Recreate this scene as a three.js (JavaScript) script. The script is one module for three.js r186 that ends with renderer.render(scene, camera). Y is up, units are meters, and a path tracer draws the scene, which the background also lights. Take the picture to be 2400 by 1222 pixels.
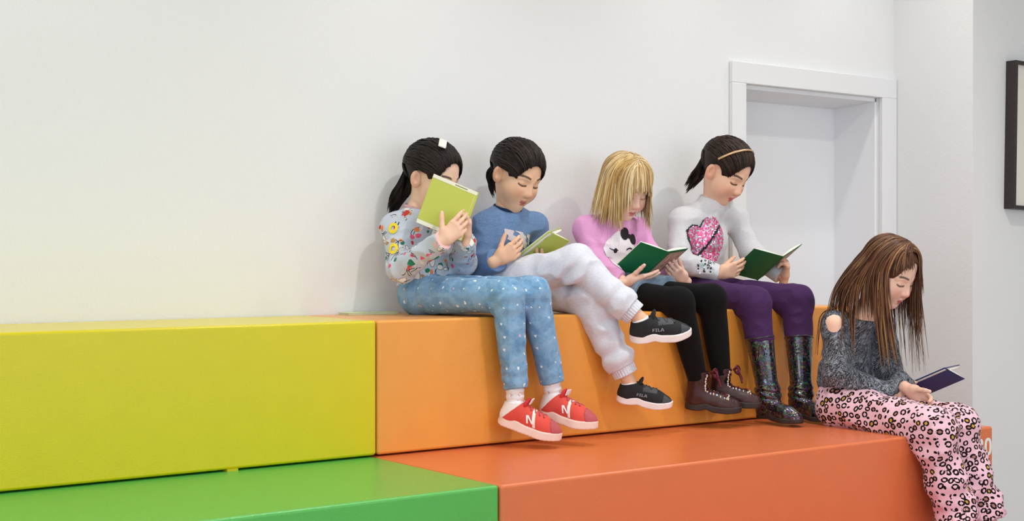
import * as THREE from 'three';
import { RoundedBoxGeometry } from 'three/addons/geometries/RoundedBoxGeometry.js';
import { mergeGeometries } from 'three/addons/utils/BufferGeometryUtils.js';
import { RectAreaLightUniformsLib } from 'three/addons/lights/RectAreaLightUniformsLib.js';
import { FontLoader } from 'three/addons/loaders/FontLoader.js';
import { TextGeometry } from 'three/addons/geometries/TextGeometry.js';

// ---------------------------------------------------------------- camera, sky, lights, exposure
const scene = new THREE.Scene();
const camera = new THREE.PerspectiveCamera(21.18, 2400 / 1222, 0.05, 60);
camera.position.set(-2.0857, 1.39, 3.9714);
camera.lookAt(-1.49375, 1.38663, 3.16547);
const renderer = new THREE.WebGLRenderer({ antialias: true });
renderer.toneMapping = THREE.LinearToneMapping;
renderer.toneMappingExposure = 0.347;
renderer.shadowMap.enabled = true;
RectAreaLightUniformsLib.init();
const SKY = new THREE.Color().setRGB(0.86, 0.93, 1.0);
scene.background = SKY;

const CEIL = 3.1;
// daylight through the two tall window bands (left wall and the wall behind the camera)
function areaLight(color, intensity, w, h, pos, look) {
  const l = new THREE.RectAreaLight(color, intensity, w, h);
  l.position.set(...pos); l.lookAt(...look); scene.add(l); return l;
}
areaLight(new THREE.Color().setRGB(0.82, 0.89, 1.0), 14.5, 3.0, 1.9, [-4.93, 1.95, 5.0], [0, 1.95, 5.0]);
areaLight(new THREE.Color().setRGB(0.84, 0.90, 1.0), 7.2, 6.0, 1.9, [1.2, 1.95, 7.43], [1.2, 1.95, 0]);

// ---------------------------------------------------------------- small helpers
let seed = 7;
function rnd() { seed = (seed * 1664525 + 1013904223) >>> 0; return seed / 4294967296; }
const rr = (a, b) => a + (b - a) * rnd();
const used = {};
function numbered(n) { const k = used[n] = (used[n] ?? -1) + 1; return k ? `${n}_${String(k).padStart(3, '0')}` : n; }
function mesh(name, geo, mat, parent = scene) {
  const m = new THREE.Mesh(geo, mat); m.name = parent === scene ? numbered(name) : name;
  m.castShadow = m.receiveShadow = true; parent.add(m); return m;
}
function tag(o, label, category, group) { o.userData.label = label; o.userData.category = category; if (group) o.userData.group = group; return o; }
function struct(o, label, category) { o.userData.kind = 'structure'; o.userData.label = label; o.userData.category = category; return o; }
function thing(name, label, category, group) { const g = new THREE.Group(); g.name = numbered(name); scene.add(g); return tag(g, label, category, group); }
const boxG = (x0, x1, y0, y1, z0, z1) => new THREE.BoxGeometry(x1 - x0, y1 - y0, z1 - z0).translate((x0 + x1) / 2, (y0 + y1) / 2, (z0 + z1) / 2);
function canvasTex(w, h, draw, srgb = true) {
  const c = document.createElement('canvas'); c.width = w; c.height = h; draw(c.getContext('2d'), w, h);
  const t = new THREE.CanvasTexture(c); t.wrapS = t.wrapT = THREE.RepeatWrapping; if (srgb) t.colorSpace = THREE.SRGBColorSpace; return t;
}
function noiseTex(n, fn, srgb = false) {
  const d = new Uint8Array(n * n * 4);
  for (let y = 0; y < n; y++) for (let x = 0; x < n; x++) { const c = fn(x, y); const o = (y * n + x) * 4; d[o] = c[0]; d[o + 1] = c[1]; d[o + 2] = c[2]; d[o + 3] = 255; }
  const t = new THREE.DataTexture(d, n, n); t.wrapS = t.wrapT = THREE.RepeatWrapping; t.magFilter = THREE.LinearFilter; t.minFilter = THREE.LinearMipmapLinearFilter; t.generateMipmaps = true;
  if (srgb) t.colorSpace = THREE.SRGBColorSpace; t.needsUpdate = true; return t;
}
// tileable value noise on an n-grid
function tileNoise(n, cells, sd) {
  seed = sd; const g = new Float32Array(cells * cells).map(() => rnd());
  return (x, y) => {
    const u = x / n * cells, v = y / n * cells, i = Math.floor(u), j = Math.floor(v), f = u - i, h = v - j;
    const s = f * f * (3 - 2 * f), t = h * h * (3 - 2 * h), G = (a, b) => g[((b % cells) + cells) % cells * cells + ((a % cells) + cells) % cells];
    return (G(i, j) * (1 - s) + G(i + 1, j) * s) * (1 - t) + (G(i, j + 1) * (1 - s) + G(i + 1, j + 1) * s) * t;
  };
}
function uvMetres(geo, scale = 1) {            // box-mapped uv, one unit to a metre
  const g = geo.index ? geo.toNonIndexed() : geo, p = g.attributes.position, n = p.count, uv = new Float32Array(n * 2);
  const a = new THREE.Vector3(), b = new THREE.Vector3(), c = new THREE.Vector3();
  for (let i = 0; i < n; i += 3) {
    a.fromBufferAttribute(p, i); b.fromBufferAttribute(p, i + 1).sub(a); c.fromBufferAttribute(p, i + 2).sub(a); b.cross(c);
    const ax = Math.abs(b.x), ay = Math.abs(b.y), az = Math.abs(b.z), k = ax > ay && ax > az ? 0 : ay > az ? 1 : 2;
    for (let j = i; j < i + 3; j++) {
      const x = p.getX(j), y = p.getY(j), z = p.getZ(j);
      uv[2 * j] = (k === 0 ? z : x) * scale; uv[2 * j + 1] = (k === 1 ? z : y) * scale;
    }
  }
  g.setAttribute('uv', new THREE.BufferAttribute(uv, 2)); return g;
}
const S = (hex) => new THREE.Color(hex);

// ---------------------------------------------------------------- surfaces
const nA = tileNoise(512, 128, 3), nB = tileNoise(512, 41, 4), nC = tileNoise(512, 9, 5), nD = tileNoise(512, 255, 6);
const plasterBump = noiseTex(512, (x, y) => { const v = 255 * (0.45 * nA(x, y) + 0.35 * nB(x, y) + 0.2 * nC(x, y)); return [v, v, v]; });
const vinylBump = noiseTex(512, (x, y) => { const v = 255 * (0.6 * nD(x, y) + 0.4 * nA(x, y)); return [v, v, v]; });
const vinylTone = noiseTex(512, (x, y) => { const v = 255 * (0.955 + 0.03 * nC(x, y) + 0.015 * nD(x, y)); return [v, v, v]; });
function rep(t, r) { const c = t.clone(); c.repeat.set(r, r); c.needsUpdate = true; return c; }
const wallPaint = new THREE.MeshStandardMaterial({ color: S('#e8e9e9'), roughness: 0.8, bumpMap: rep(plasterBump, 1.6), bumpScale: 0.0006 });
const whiteGloss = new THREE.MeshStandardMaterial({ color: S('#e7e8e9'), roughness: 0.5 });
const doorPaint = new THREE.MeshStandardMaterial({ color: S('#f0f2f5'), roughness: 0.5, bumpMap: rep(plasterBump, 1), bumpScale: 0.0004 });
const ceilPaint = new THREE.MeshStandardMaterial({ color: S('#f2f2f0'), roughness: 0.9 });
const floorMat = new THREE.MeshStandardMaterial({ color: S('#b9b2a6'), roughness: 0.5 });
const vinyl = (hex, r = 0.25) => new THREE.MeshPhysicalMaterial({ color: S(hex), roughness: r, map: rep(vinylTone, 2), bumpMap: rep(vinylBump, 5), bumpScale: 0.00035, specularIntensity: 1 });

// ---------------------------------------------------------------- the room
const TX = 2.924, SZ = 0.409;                 // corner of the long wall and the depth of the projecting pier
const DX0 = 1.983, DX1 = 2.823, DTOP = 2.081;    // door opening
{
  const T = 0.3;
  const main = mergeGeometries([boxG(-5.2, DX0, 0, CEIL, -T, 0), boxG(DX1, TX + 0.002, 0, CEIL, -T, 0), boxG(DX0, DX1, DTOP, CEIL, -T, 0)]);
  struct(mesh('wall_back', uvMetres(main), wallPaint), 'long white plastered wall behind the bench blocks', 'wall');
  struct(mesh('wall_pier', uvMetres(boxG(TX, 6.2, 0, CEIL, -T, SZ)), wallPaint), 'white wall projecting beside the door recess, holding the framed picture', 'wall');
  struct(mesh('wall_right', uvMetres(boxG(6, 6.2, 0, CEIL, SZ, 7.6)), wallPaint), 'white side wall of the room', 'wall');
  // left wall with a window band
  const wy0 = 1.0, wy1 = 2.9;
  const left = mergeGeometries([boxG(-5.2, -5, 0, wy0, 0, 7.6), boxG(-5.2, -5, wy1, CEIL, 0, 7.6), boxG(-5.2, -5, wy0, wy1, 0, 3.5), boxG(-5.2, -5, wy0, wy1, 6.5, 7.6)]);
  struct(mesh('wall_left', uvMetres(left), wallPaint), 'white wall with a wide window', 'wall');
  const front = mergeGeometries([boxG(-5.2, 6.2, 0, wy0, 7.5, 7.7), boxG(-5.2, 6.2, wy1, CEIL, 7.5, 7.7), boxG(-5.2, -1.8, wy0, wy1, 7.5, 7.7), boxG(4.2, 6.2, wy0, wy1, 7.5, 7.7)]);
  struct(mesh('wall_front', uvMetres(front), wallPaint), 'white wall with a wide window facing the bench', 'wall');
  struct(mesh('floor', uvMetres(boxG(-5.2, 6.2, -0.1, 0, -0.3, 7.7)), floorMat), 'pale floor', 'floor');
  struct(mesh('ceiling', uvMetres(boxG(-5.2, 6.2, CEIL, CEIL + 0.1, -0.3, 7.7)), ceilPaint), 'white ceiling', 'ceiling');
  const glass = new THREE.MeshPhysicalMaterial({ color: 0xffffff, roughness: 0, transmission: 1, thickness: 0, ior: 1.45 });
  const w1 = new THREE.Group(); w1.name = 'window_1'; scene.add(w1); struct(w1, 'wide window in the left wall', 'window');
  mesh('pane', boxG(-5.11, -5.1, wy0, wy1, 3.5, 6.5), glass, w1);
  for (const z of [3.53, 5, 6.47]) mesh('window_frame', boxG(-5.14, -5.06, wy0, wy1, z - 0.03, z + 0.03), whiteGloss, w1);
  const w2 = new THREE.Group(); w2.name = 'window_2'; scene.add(w2); struct(w2, 'wide window facing the bench', 'window');
  mesh('pane', boxG(-1.8, 4.2, wy0, wy1, 7.6, 7.61), glass, w2);
  for (const x of [-1.77, 1.2, 4.17]) mesh('window_frame', boxG(x - 0.03, x + 0.03, wy0, wy1, 7.56, 7.64), whiteGloss, w2);
}
// door in its recess: slab, reveals, casing
{
  const dep = 0.24, g = new THREE.Group(); g.name = 'door_1'; scene.add(g); struct(g, 'white flush door set deep in its recess', 'door');
  mesh('door_leaf', uvMetres(boxG(DX0 - 0.05, DX1 + 0.05, 0.0, DTOP + 0.04, -dep - 0.05, -dep)), doorPaint, g);
  // reveal lining, 14 mm inside the casing line
  mesh('reveal_right', uvMetres(boxG(DX1 - 0.012, DX1 + 0.02, 0, DTOP, -dep, -0.012)), doorPaint, g);
  mesh('reveal_left', uvMetres(boxG(DX0 - 0.02, DX0 + 0.012, 0, DTOP, -dep, -0.012)), doorPaint, g);
  const sof = boxG(DX0, DX1, DTOP - 0.016, DTOP + 0.02, -dep, -0.012), p = sof.attributes.position;
  for (let i = 0; i < p.count; i++) if (p.getY(i) < DTOP && p.getZ(i) < -0.1) p.setY(i, DTOP - 0.03);
  sof.computeVertexNormals();
  mesh('reveal_head', uvMetres(sof), doorPaint, g);
  const t = new THREE.Group(); t.name = 'trim_1'; scene.add(t); struct(t, 'flat white casing around the door recess', 'trim');
  const X0 = 1.904, X1 = 2.921, TOP = 2.168, th = 0.022, b = 0.004;
  const strip = (x0, x1, y0, y1) => new RoundedBoxGeometry(x1 - x0, y1 - y0, th, 2, b).translate((x0 + x1) / 2, (y0 + y1) / 2, th / 2);
  mesh('casing_head', strip(X0, X1, DTOP, TOP), whiteGloss, t);
  mesh('casing_side', strip(X0, DX0, 0, DTOP + 0.001), whiteGloss, t);
  mesh('casing_side', strip(DX1, X1, 0, DTOP + 0.001), whiteGloss, t);
}
// ceiling downlights along the wall and further into the room
const lampGlow = new THREE.MeshStandardMaterial({ color: 0xffffff, emissive: new THREE.Color().setRGB(1, 0.95, 0.86), emissiveIntensity: 3 });
const lampRim = new THREE.MeshStandardMaterial({ color: S('#f4f4f2'), roughness: 0.4 });
function downlight(x, z, cd, angle, label, group) {
  const g = thing('ceiling_downlight', label, 'downlight', group); g.position.set(x, CEIL, z);
  const rim = new THREE.LatheGeometry([[0.052, 0], [0.052, -0.004], [0.066, -0.010], [0.072, -0.006], [0.072, 0]].map(([a, b]) => new THREE.Vector2(a, b)), 32);
  mesh('rim', rim, lampRim, g);
  mesh('lamp_glow', new THREE.CylinderGeometry(0.05, 0.05, 0.003, 32).translate(0, -0.0025, 0), lampGlow, g);
  const l = new THREE.SpotLight(new THREE.Color().setRGB(1, 0.975, 0.945), cd, 0, angle, 0.9, 2);
  l.position.set(0, -0.02, 0); l.target.position.set(0, -1, 0); l.castShadow = true; l.shadow.radius = 2.2; g.add(l, l.target);
}
for (const x of [-3.4, -2.15, -0.9, 0.34, 1.58, 2.5]) downlight(x, 0.46, 4.2, 1.25, 'round white ceiling downlight in the row along the back wall', 'downlights along the back wall');
for (const z of [1.5, 3.9, 6.3]) for (const x of z < 2 ? [-2.4, 0.5, 2.1] : [-3.2, -0.7, 1.8, 4.3]) downlight(x, z, z < 2 ? 17 : 13, 1.3, 'round white ceiling downlight over the open floor', 'downlights over the floor');

// ---------------------------------------------------------------- bench blocks
const MB = { yellow: vinyl('#dcca00'), orange: vinyl('#eea044'), green: vinyl('#58b450'), coral: vinyl('#de7747'), red: vinyl('#c2382f'), dark: vinyl('#2f8f53') };
const padMat = new THREE.MeshStandardMaterial({ color: S('#8a7a12'), roughness: 0.9 });
function block(name, label, x0, x1, y0, y1, z1, mat, pads) {
  const g = thing(name, label, 'bench block'); g.position.set((x0 + x1) / 2, y0, z1 / 2);
  const w = x1 - x0, h = y1 - y0, gap = 0.005, z0 = 0.002;
  const geo = new RoundedBoxGeometry(w, h - gap, z1 - z0, 4, 0.009).translate(0, gap + (h - gap) / 2, z0 / 2);
  mesh('cushion', uvMetres(geo), mat, g);
  for (const [px, pz, m] of pads) mesh('foot_pad', boxG(px - g.position.x - 0.016, px - g.position.x + 0.016, 0, gap + 0.002, pz - z1 / 2 - 0.03, pz - z1 / 2 + 0.001), m ?? padMat, g);
  return g;
}
const four = (x0, x1, z) => [[x0 + 0.1, 0.1], [x1 - 0.1, 0.1], [x0 + 0.1, z - 0.05], [x1 - 0.1, z - 0.05]];
const J = 0.013;
block('bench_block', 'yellow vinyl bench block of the upper tier', -2.1, J - 0.001, 0.8, 1.2, 0.445, MB.yellow, [...four(-2.1, J, 0.445), [-0.445, 0.447, MB.yellow]]);
block('bench_block', 'orange vinyl bench block of the upper tier that four children sit on', J + 0.003, 2.112, 0.8, 1.2, 0.445, MB.orange, four(J, 2.112, 0.445));
block('bench_block', 'green vinyl bench block of the lower tier', -2.1, 0.0085, 0.4, 0.8, 1.065, MB.green, four(-2.1, 0, 1.065));
const coralBlock = block('bench_block', 'coral orange vinyl bench block of the lower tier with a white number', 0.0105, 2.11, 0.4, 0.8, 1.07, MB.coral, four(0.01, 2.11, 1.07));
block('bench_block', 'dark green vinyl bench block of the bottom tier', -2.1, 0.009, 0, 0.4, 1.7, MB.dark, four(-2.1, 0, 1.7));
block('bench_block', 'red vinyl bench block of the bottom tier', 0.011, 2.11, 0, 0.4, 1.7, MB.red, four(0.01, 2.11, 1.7));
// white printed number on the coral block
const font = await new FontLoader().loadAsync('fonts/droid/droid_sans_bold.typeface.json');
const printWhite = new THREE.MeshStandardMaterial({ color: S('#e9efe8'), roughness: 0.6 });
{
  const t = new TextGeometry('30', { font, size: 0.06, depth: 0.0006, curveSegments: 8 });
  t.computeBoundingBox(); const bb = t.boundingBox;
  const p = [2.102, 0.701, 1.07];
  t.translate(-bb.max.x, -bb.min.y, 0);
  const m = mesh('number_print', t, printWhite, coralBlock); m.position.set(p[0] - coralBlock.position.x, p[1] - coralBlock.position.y, 1.0701 - coralBlock.position.z);
  m.userData.label = 'white number 30 printed on the front';
}
// framed picture on the pier
{
  const g = thing('picture_frame', 'deep black frame with pale mat hanging on the grey wall', 'picture');
  const dark = new THREE.MeshStandardMaterial({ color: S('#2b2321'), roughness: 0.45 }), pale = new THREE.MeshStandardMaterial({ color: S('#e8e5dc'), roughness: 0.8 });
  const c0 = [3.162, 2.224, 0.459], c1 = [3.133, 1.591, 0.459], W = 0.62, Hh = c0[1] - c1[1], d = 0.05, b = 0.015;
  g.position.set((c0[0] + c1[0]) / 2, (c0[1] + c1[1]) / 2, SZ); g.rotation.z = -0.024;
  const bar = (x0, x1, y0, y1) => new RoundedBoxGeometry(x1 - x0, y1 - y0, d, 2, 0.0015).translate((x0 + x1) / 2, (y0 + y1) / 2, d / 2 + 0.0005);
  mesh('frame_side', bar(0, b, -Hh / 2, Hh / 2), dark, g); mesh('frame_side', bar(W - b, W, -Hh / 2, Hh / 2), dark, g);
  mesh('frame_rail', bar(b, W - b, Hh / 2 - b, Hh / 2), dark, g); mesh('frame_rail', bar(b, W - b, -Hh / 2, -Hh / 2 + b), dark, g);
  mesh('mat_board', boxG(b, W - b, -Hh / 2 + b, Hh / 2 - b, 0.03, 0.034), pale, g);
}

// ---------------------------------------------------------------- modelling of bodies and clothes: distance fields meshed with surface nets
const V = (a) => new THREE.Vector3(a[0], a[1], a[2]);
const add = (a, b, s = 1) => [a[0] + b[0] * s, a[1] + b[1] * s, a[2] + b[2] * s];
const sub = (a, b) => [a[0] - b[0], a[1] - b[1], a[2] - b[2]];
const dot = (a, b) => a[0] * b[0] + a[1] * b[1] + a[2] * b[2];
const cross = (a, b) => [a[1] * b[2] - a[2] * b[1], a[2] * b[0] - a[0] * b[2], a[0] * b[1] - a[1] * b[0]];
const len = (a) => Math.hypot(a[0], a[1], a[2]);
const nrm = (a) => { const l = len(a) || 1; return [a[0] / l, a[1] / l, a[2] / l]; };
const mix = (a, b, t) => [a[0] + (b[0] - a[0]) * t, a[1] + (b[1] - a[1]) * t, a[2] + (b[2] - a[2]) * t];
const clamp = (x, a, b) => x < a ? a : x > b ? b : x;
const sstep = (a, b, x) => { const t = clamp((x - a) / (b - a), 0, 1); return t * t * (3 - 2 * t); };
function h3(i, j, k) { let h = (i * 374761393 + j * 668265263 + k * 1274126177) | 0; h = Math.imul(h ^ (h >>> 13), 1274126177); return ((h ^ (h >>> 16)) >>> 0) / 4294967296; }
function noise3(x, y, z) {
  const i = Math.floor(x), j = Math.floor(y), k = Math.floor(z); let u = x - i, v = y - j, w = z - k;
  u = u * u * (3 - 2 * u); v = v * v * (3 - 2 * v); w = w * w * (3 - 2 * w);
  const L = (a, b, t) => a + (b - a) * t;
  return L(L(L(h3(i, j, k), h3(i + 1, j, k), u), L(h3(i, j + 1, k), h3(i + 1, j + 1, k), u), v), L(L(h3(i, j, k + 1), h3(i + 1, j, k + 1), u), L(h3(i, j + 1, k + 1), h3(i + 1, j + 1, k + 1), u), v), w) * 2 - 1;
}
// a shape is { f(x, y, z), lo, hi }
function grow(s, r) { return { f: (x, y, z) => s.f(x, y, z) - r, lo: add(s.lo, [1, 1, 1], -r), hi: add(s.hi, [1, 1, 1], r) }; }
function cone(a, b, ra, rb = ra, o = {}) {         // tapered capsule; o.w widens it along w by o.k; o.fold adds rings of folds
  const ba = sub(b, a), l2 = dot(ba, ba) || 1e-9, R = Math.max(ra, rb) * Math.max(1, o.k ?? 1) + 0.012;
  const w = o.w ? nrm(o.w) : null, ik = 1 / (o.k ?? 1) - 1, fold = o.fold;
  const f = (x, y, z) => {
    const px = x - a[0], py = y - a[1], pz = z - a[2];
    let t = (px * ba[0] + py * ba[1] + pz * ba[2]) / l2; t = t < 0 ? 0 : t > 1 ? 1 : t;
    let dx = px - ba[0] * t, dy = py - ba[1] * t, dz = pz - ba[2] * t;
    if (w) { const q = (dx * w[0] + dy * w[1] + dz * w[2]) * ik; dx += w[0] * q; dy += w[1] * q; dz += w[2] * q; }
    let r = ra + (rb - ra) * t;
    if (o.belly) r += o.belly * 4 * t * (1 - t);
    if (fold) r += fold(t, dx, dy, dz);
    return Math.sqrt(dx * dx + dy * dy + dz * dz) - r;
  };
  return { f, lo: [0, 1, 2].map((i) => Math.min(a[i], b[i]) - R), hi: [0, 1, 2].map((i) => Math.max(a[i], b[i]) + R) };
}
function ell(c, r, ax = [[1, 0, 0], [0, 1, 0], [0, 0, 1]]) {
  const R = Math.max(...r), [A, B, D] = ax;
  return { lo: add(c, [R, R, R], -1), hi: add(c, [R, R, R]), f: (x, y, z) => {
    const px = x - c[0], py = y - c[1], pz = z - c[2];
    const u = px * A[0] + py * A[1] + pz * A[2], v = px * B[0] + py * B[1] + pz * B[2], w = px * D[0] + py * D[1] + pz * D[2];
    const k0 = Math.hypot(u / r[0], v / r[1], w / r[2]), k1 = Math.hypot(u / r[0] ** 2, v / r[1] ** 2, w / r[2] ** 2);
    return k1 < 1e-9 ? -Math.min(...r) : k0 * (k0 - 1) / k1;
  } };
}
const half = (p, n) => { n = nrm(n); const d = dot(p, n); return { f: (x, y, z) => x * n[0] + y * n[1] + z * n[2] - d, lo: [-1e3, -1e3, -1e3], hi: [1e3, 1e3, 1e3] }; };   // solid behind n
function blend(k, ...ss) {
  ss = ss.flat(); const fs = ss.map((s) => s.f), n = fs.length;
  return { lo: [0, 1, 2].map((i) => Math.min(...ss.map((s) => s.lo[i]))), hi: [0, 1, 2].map((i) => Math.max(...ss.map((s) => s.hi[i]))), f: (x, y, z) => {
    let d = fs[0](x, y, z);
    for (let i = 1; i < n; i++) { const e = fs[i](x, y, z), h = k - Math.abs(d - e); d = Math.min(d, e) - (h > 0 ? h * h / (4 * k) : 0); }
    return d;
  } };
}
function cut(s, ...cs) { const k = 0.003; return { lo: s.lo, hi: s.hi, f: (x, y, z) => { let d = s.f(x, y, z); for (const c of cs) { const e = -c.f(x, y, z), h = k - Math.abs(d - e); d = Math.max(d, e) + (h > 0 ? h * h / (4 * k) : 0); } return d; } }; }
function carve(s, k, ...cs) { return { lo: s.lo, hi: s.hi, f: (x, y, z) => { let d = s.f(x, y, z); for (const c of cs) { const e = -c.f(x, y, z), h = k - Math.abs(d - e); d = Math.max(d, e) + (h > 0 ? h * h / (4 * k) : 0); } return d; } }; }
function keep(s, ...cs) { return { lo: s.lo, hi: s.hi, f: (x, y, z) => { let d = s.f(x, y, z); for (const c of cs) d = Math.max(d, c.f(x, y, z)); return d; } }; }
function rough(s, fn) { return { lo: s.lo, hi: s.hi, f: (x, y, z) => { const d = s.f(x, y, z); return d > 0.05 || d < -0.05 ? d : d - fn(x, y, z); } }; }
function net(s, cell, colour) {
  const lo = add(s.lo, [1, 1, 1], -2 * cell), n = [0, 1, 2].map((i) => Math.ceil((s.hi[i] - lo[i]) / cell) + 3), [nx, ny, nz] = n;
  const val = new Float32Array(nx * ny * nz), B = 6, at = (i, j, k) => i + nx * (j + ny * k);
  for (let k0 = 0; k0 < nz; k0 += B) for (let j0 = 0; j0 < ny; j0 += B) for (let i0 = 0; i0 < nx; i0 += B) {
    const h = B * cell / 2, c = s.f(lo[0] + i0 * cell + h, lo[1] + j0 * cell + h, lo[2] + k0 * cell + h), far = Math.abs(c) > h * 1.75 * 1.35 + 0.008;
    for (let k = k0; k < Math.min(nz, k0 + B); k++) for (let j = j0; j < Math.min(ny, j0 + B); j++) for (let i = i0; i < Math.min(nx, i0 + B); i++)
      val[at(i, j, k)] = far ? c : s.f(lo[0] + i * cell, lo[1] + j * cell, lo[2] + k * cell);
  }
  const idx = new Int32Array(nx * ny * nz).fill(-1), pos = [], tri = [];
  const C = [[0, 0, 0], [1, 0, 0], [0, 1, 0], [1, 1, 0], [0, 0, 1], [1, 0, 1], [0, 1, 1], [1, 1, 1]], E = [[0, 1], [2, 3], [4, 5], [6, 7], [0, 2], [1, 3], [4, 6], [5, 7], [0, 4], [1, 5], [2, 6], [3, 7]];
  const g = new Float32Array(8);
  for (let k = 0; k < nz - 1; k++) for (let j = 0; j < ny - 1; j++) for (let i = 0; i < nx - 1; i++) {
    let m = 0; const o = at(i, j, k);
    for (let q = 0; q < 8; q++) { g[q] = val[o + C[q][0] + nx * (C[q][1] + ny * C[q][2])]; if (g[q] < 0) m |= 1 << q; }
    if (m === 0 || m === 255) continue;
    let x = 0, y = 0, z = 0, c = 0;
    for (const [a, b] of E) if ((g[a] < 0) !== (g[b] < 0)) { const t = g[a] / (g[a] - g[b]); x += C[a][0] + (C[b][0] - C[a][0]) * t; y += C[a][1] + (C[b][1] - C[a][1]) * t; z += C[a][2] + (C[b][2] - C[a][2]) * t; c++; }
    idx[o] = pos.length / 3; pos.push(lo[0] + (i + x / c) * cell, lo[1] + (j + y / c) * cell, lo[2] + (k + z / c) * cell);
  }
  const quad = (a, b, c, d, flip) => { if (a < 0 || b < 0 || c < 0 || d < 0) return; flip ? tri.push(a, c, b, a, d, c) : tri.push(a, b, c, a, c, d); };
  for (let k = 1; k < nz - 1; k++) for (let j = 1; j < ny - 1; j++) for (let i = 1; i < nx - 1; i++) {
    const o = at(i, j, k), s0 = val[o] < 0;
    if (s0 !== val[o + 1] < 0) quad(idx[at(i, j - 1, k - 1)], idx[at(i, j, k - 1)], idx[o], idx[at(i, j - 1, k)], !s0);
    if (s0 !== val[o + nx] < 0) quad(idx[at(i - 1, j, k - 1)], idx[at(i - 1, j, k)], idx[o], idx[at(i, j, k - 1)], !s0);
    if (s0 !== val[o + nx * ny] < 0) quad(idx[at(i - 1, j - 1, k)], idx[at(i, j - 1, k)], idx[o], idx[at(i - 1, j, k)], !s0);
  }
  const N = pos.length / 3, nor = new Float32Array(N * 3), e = cell * 0.6, col = colour ? new Float32Array(N * 3) : null;
  for (let i = 0; i < N; i++) {
    let x = pos[3 * i], y = pos[3 * i + 1], z = pos[3 * i + 2];
    let gx = s.f(x + e, y, z) - s.f(x - e, y, z), gy = s.f(x, y + e, z) - s.f(x, y - e, z), gz = s.f(x, y, z + e) - s.f(x, y, z - e); const l = Math.hypot(gx, gy, gz) || 1;
    nor[3 * i] = gx / l; nor[3 * i + 1] = gy / l; nor[3 * i + 2] = gz / l;
    if (col) { const c = colour(x, y, z, gx / l, gy / l, gz / l); col[3 * i] = c.r ?? c[0]; col[3 * i + 1] = c.g ?? c[1]; col[3 * i + 2] = c.b ?? c[2]; }
  }
  const geo = new THREE.BufferGeometry();
  geo.setAttribute('position', new THREE.BufferAttribute(new Float32Array(pos), 3)); geo.setAttribute('normal', new THREE.BufferAttribute(nor, 3));
  if (col) geo.setAttribute('color', new THREE.BufferAttribute(col, 3));
  geo.setIndex(tri); return geo;
}
// move a point onto the surface of a shape along direction d (towards the solid)
function march(s, p, d, most = 0.3) { let t = 0; for (let i = 0; i < 60 && t < most; i++) { const v = s.f(p[0] + d[0] * t, p[1] + d[1] * t, p[2] + d[2] * t); if (v < 0.0004) return add(p, d, t); t += Math.max(v * 0.7, 0.0004); } return null; }
// a thin print that follows the cloth: u to the wearer's side, v up, pressed on along -n
function decal(s, o, u, v, n, w, h, nu, nv, lift = 0.0012, inside = null) {
  const P = [], UV = [], I = [], id = new Map(); u = nrm(u); v = nrm(v); n = nrm(n);
  const q = (i, j) => {
    const k = i * 1000 + j; if (id.has(k)) return id.get(k);
    const a = i / nu, b = j / nv, from = add(add(add(o, u, (a - 0.5) * w), v, (b - 0.5) * h), n, 0.12), hit = march(s, from, [-n[0], -n[1], -n[2]], 0.3);
    if (!hit) { id.set(k, -1); return -1; }
    const e = 0.002, gr = nrm([s.f(hit[0] + e, hit[1], hit[2]) - s.f(hit[0] - e, hit[1], hit[2]), s.f(hit[0], hit[1] + e, hit[2]) - s.f(hit[0], hit[1] - e, hit[2]), s.f(hit[0], hit[1], hit[2] + e) - s.f(hit[0], hit[1], hit[2] - e)]);
    P.push(...add(hit, gr, lift)); UV.push(a, b); id.set(k, P.length / 3 - 1); return P.length / 3 - 1;
  };
  for (let i = 0; i < nu; i++) for (let j = 0; j < nv; j++) {
    if (inside && !inside((i + 0.5) / nu, (j + 0.5) / nv)) continue;
    const a = q(i, j), b = q(i + 1, j), c = q(i + 1, j + 1), d = q(i, j + 1); if (a < 0 || b < 0 || c < 0 || d < 0) continue;
    I.push(a, b, c, a, c, d);
  }
  const g = new THREE.BufferGeometry(); g.setAttribute('position', new THREE.Float32BufferAttribute(P, 3)); g.setAttribute('uv', new THREE.Float32BufferAttribute(UV, 2)); g.setIndex(I); g.computeVertexNormals(); return g;
}
// ribbon-like lock of hair (or lace) along points
function lock(pts, w, th, taper, up0, side = 5) {
  const P = [], I = [], n = pts.length; let prev = null;
  for (let i = 0; i < n; i++) {
    const t = nrm(sub(pts[Math.min(n - 1, i + 1)], pts[Math.max(0, i - 1)])), up = up0(i, pts[i]);
    let s = cross(t, up); if (len(s) < 1e-4) s = prev ?? cross(t, [0.3, 0.5, 0.8]); s = nrm(s); prev = s; const m = nrm(cross(s, t)), k = taper(i / (n - 1));
    for (let j = 0; j < side; j++) { const a = j / side * Math.PI * 2, c = Math.cos(a) * w * k, d = Math.sin(a) * th * Math.max(k, 0.35); P.push(pts[i][0] + s[0] * c + m[0] * d, pts[i][1] + s[1] * c + m[1] * d, pts[i][2] + s[2] * c + m[2] * d); }
    if (i) for (let j = 0; j < side; j++) { const a = (i - 1) * side + j, b = (i - 1) * side + (j + 1) % side; I.push(a, a + side, b, b, a + side, b + side); }
  }
  const g = new THREE.BufferGeometry(); g.setAttribute('position', new THREE.Float32BufferAttribute(P, 3)); g.setIndex(I); g.computeVertexNormals(); return g;
}
function tint(g, c) { const n = g.attributes.position.count, a = new Float32Array(n * 3); for (let i = 0; i < n; i++) { a[3 * i] = c.r; a[3 * i + 1] = c.g; a[3 * i + 2] = c.b; } g.setAttribute('color', new THREE.BufferAttribute(a, 3)); return g; }
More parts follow.
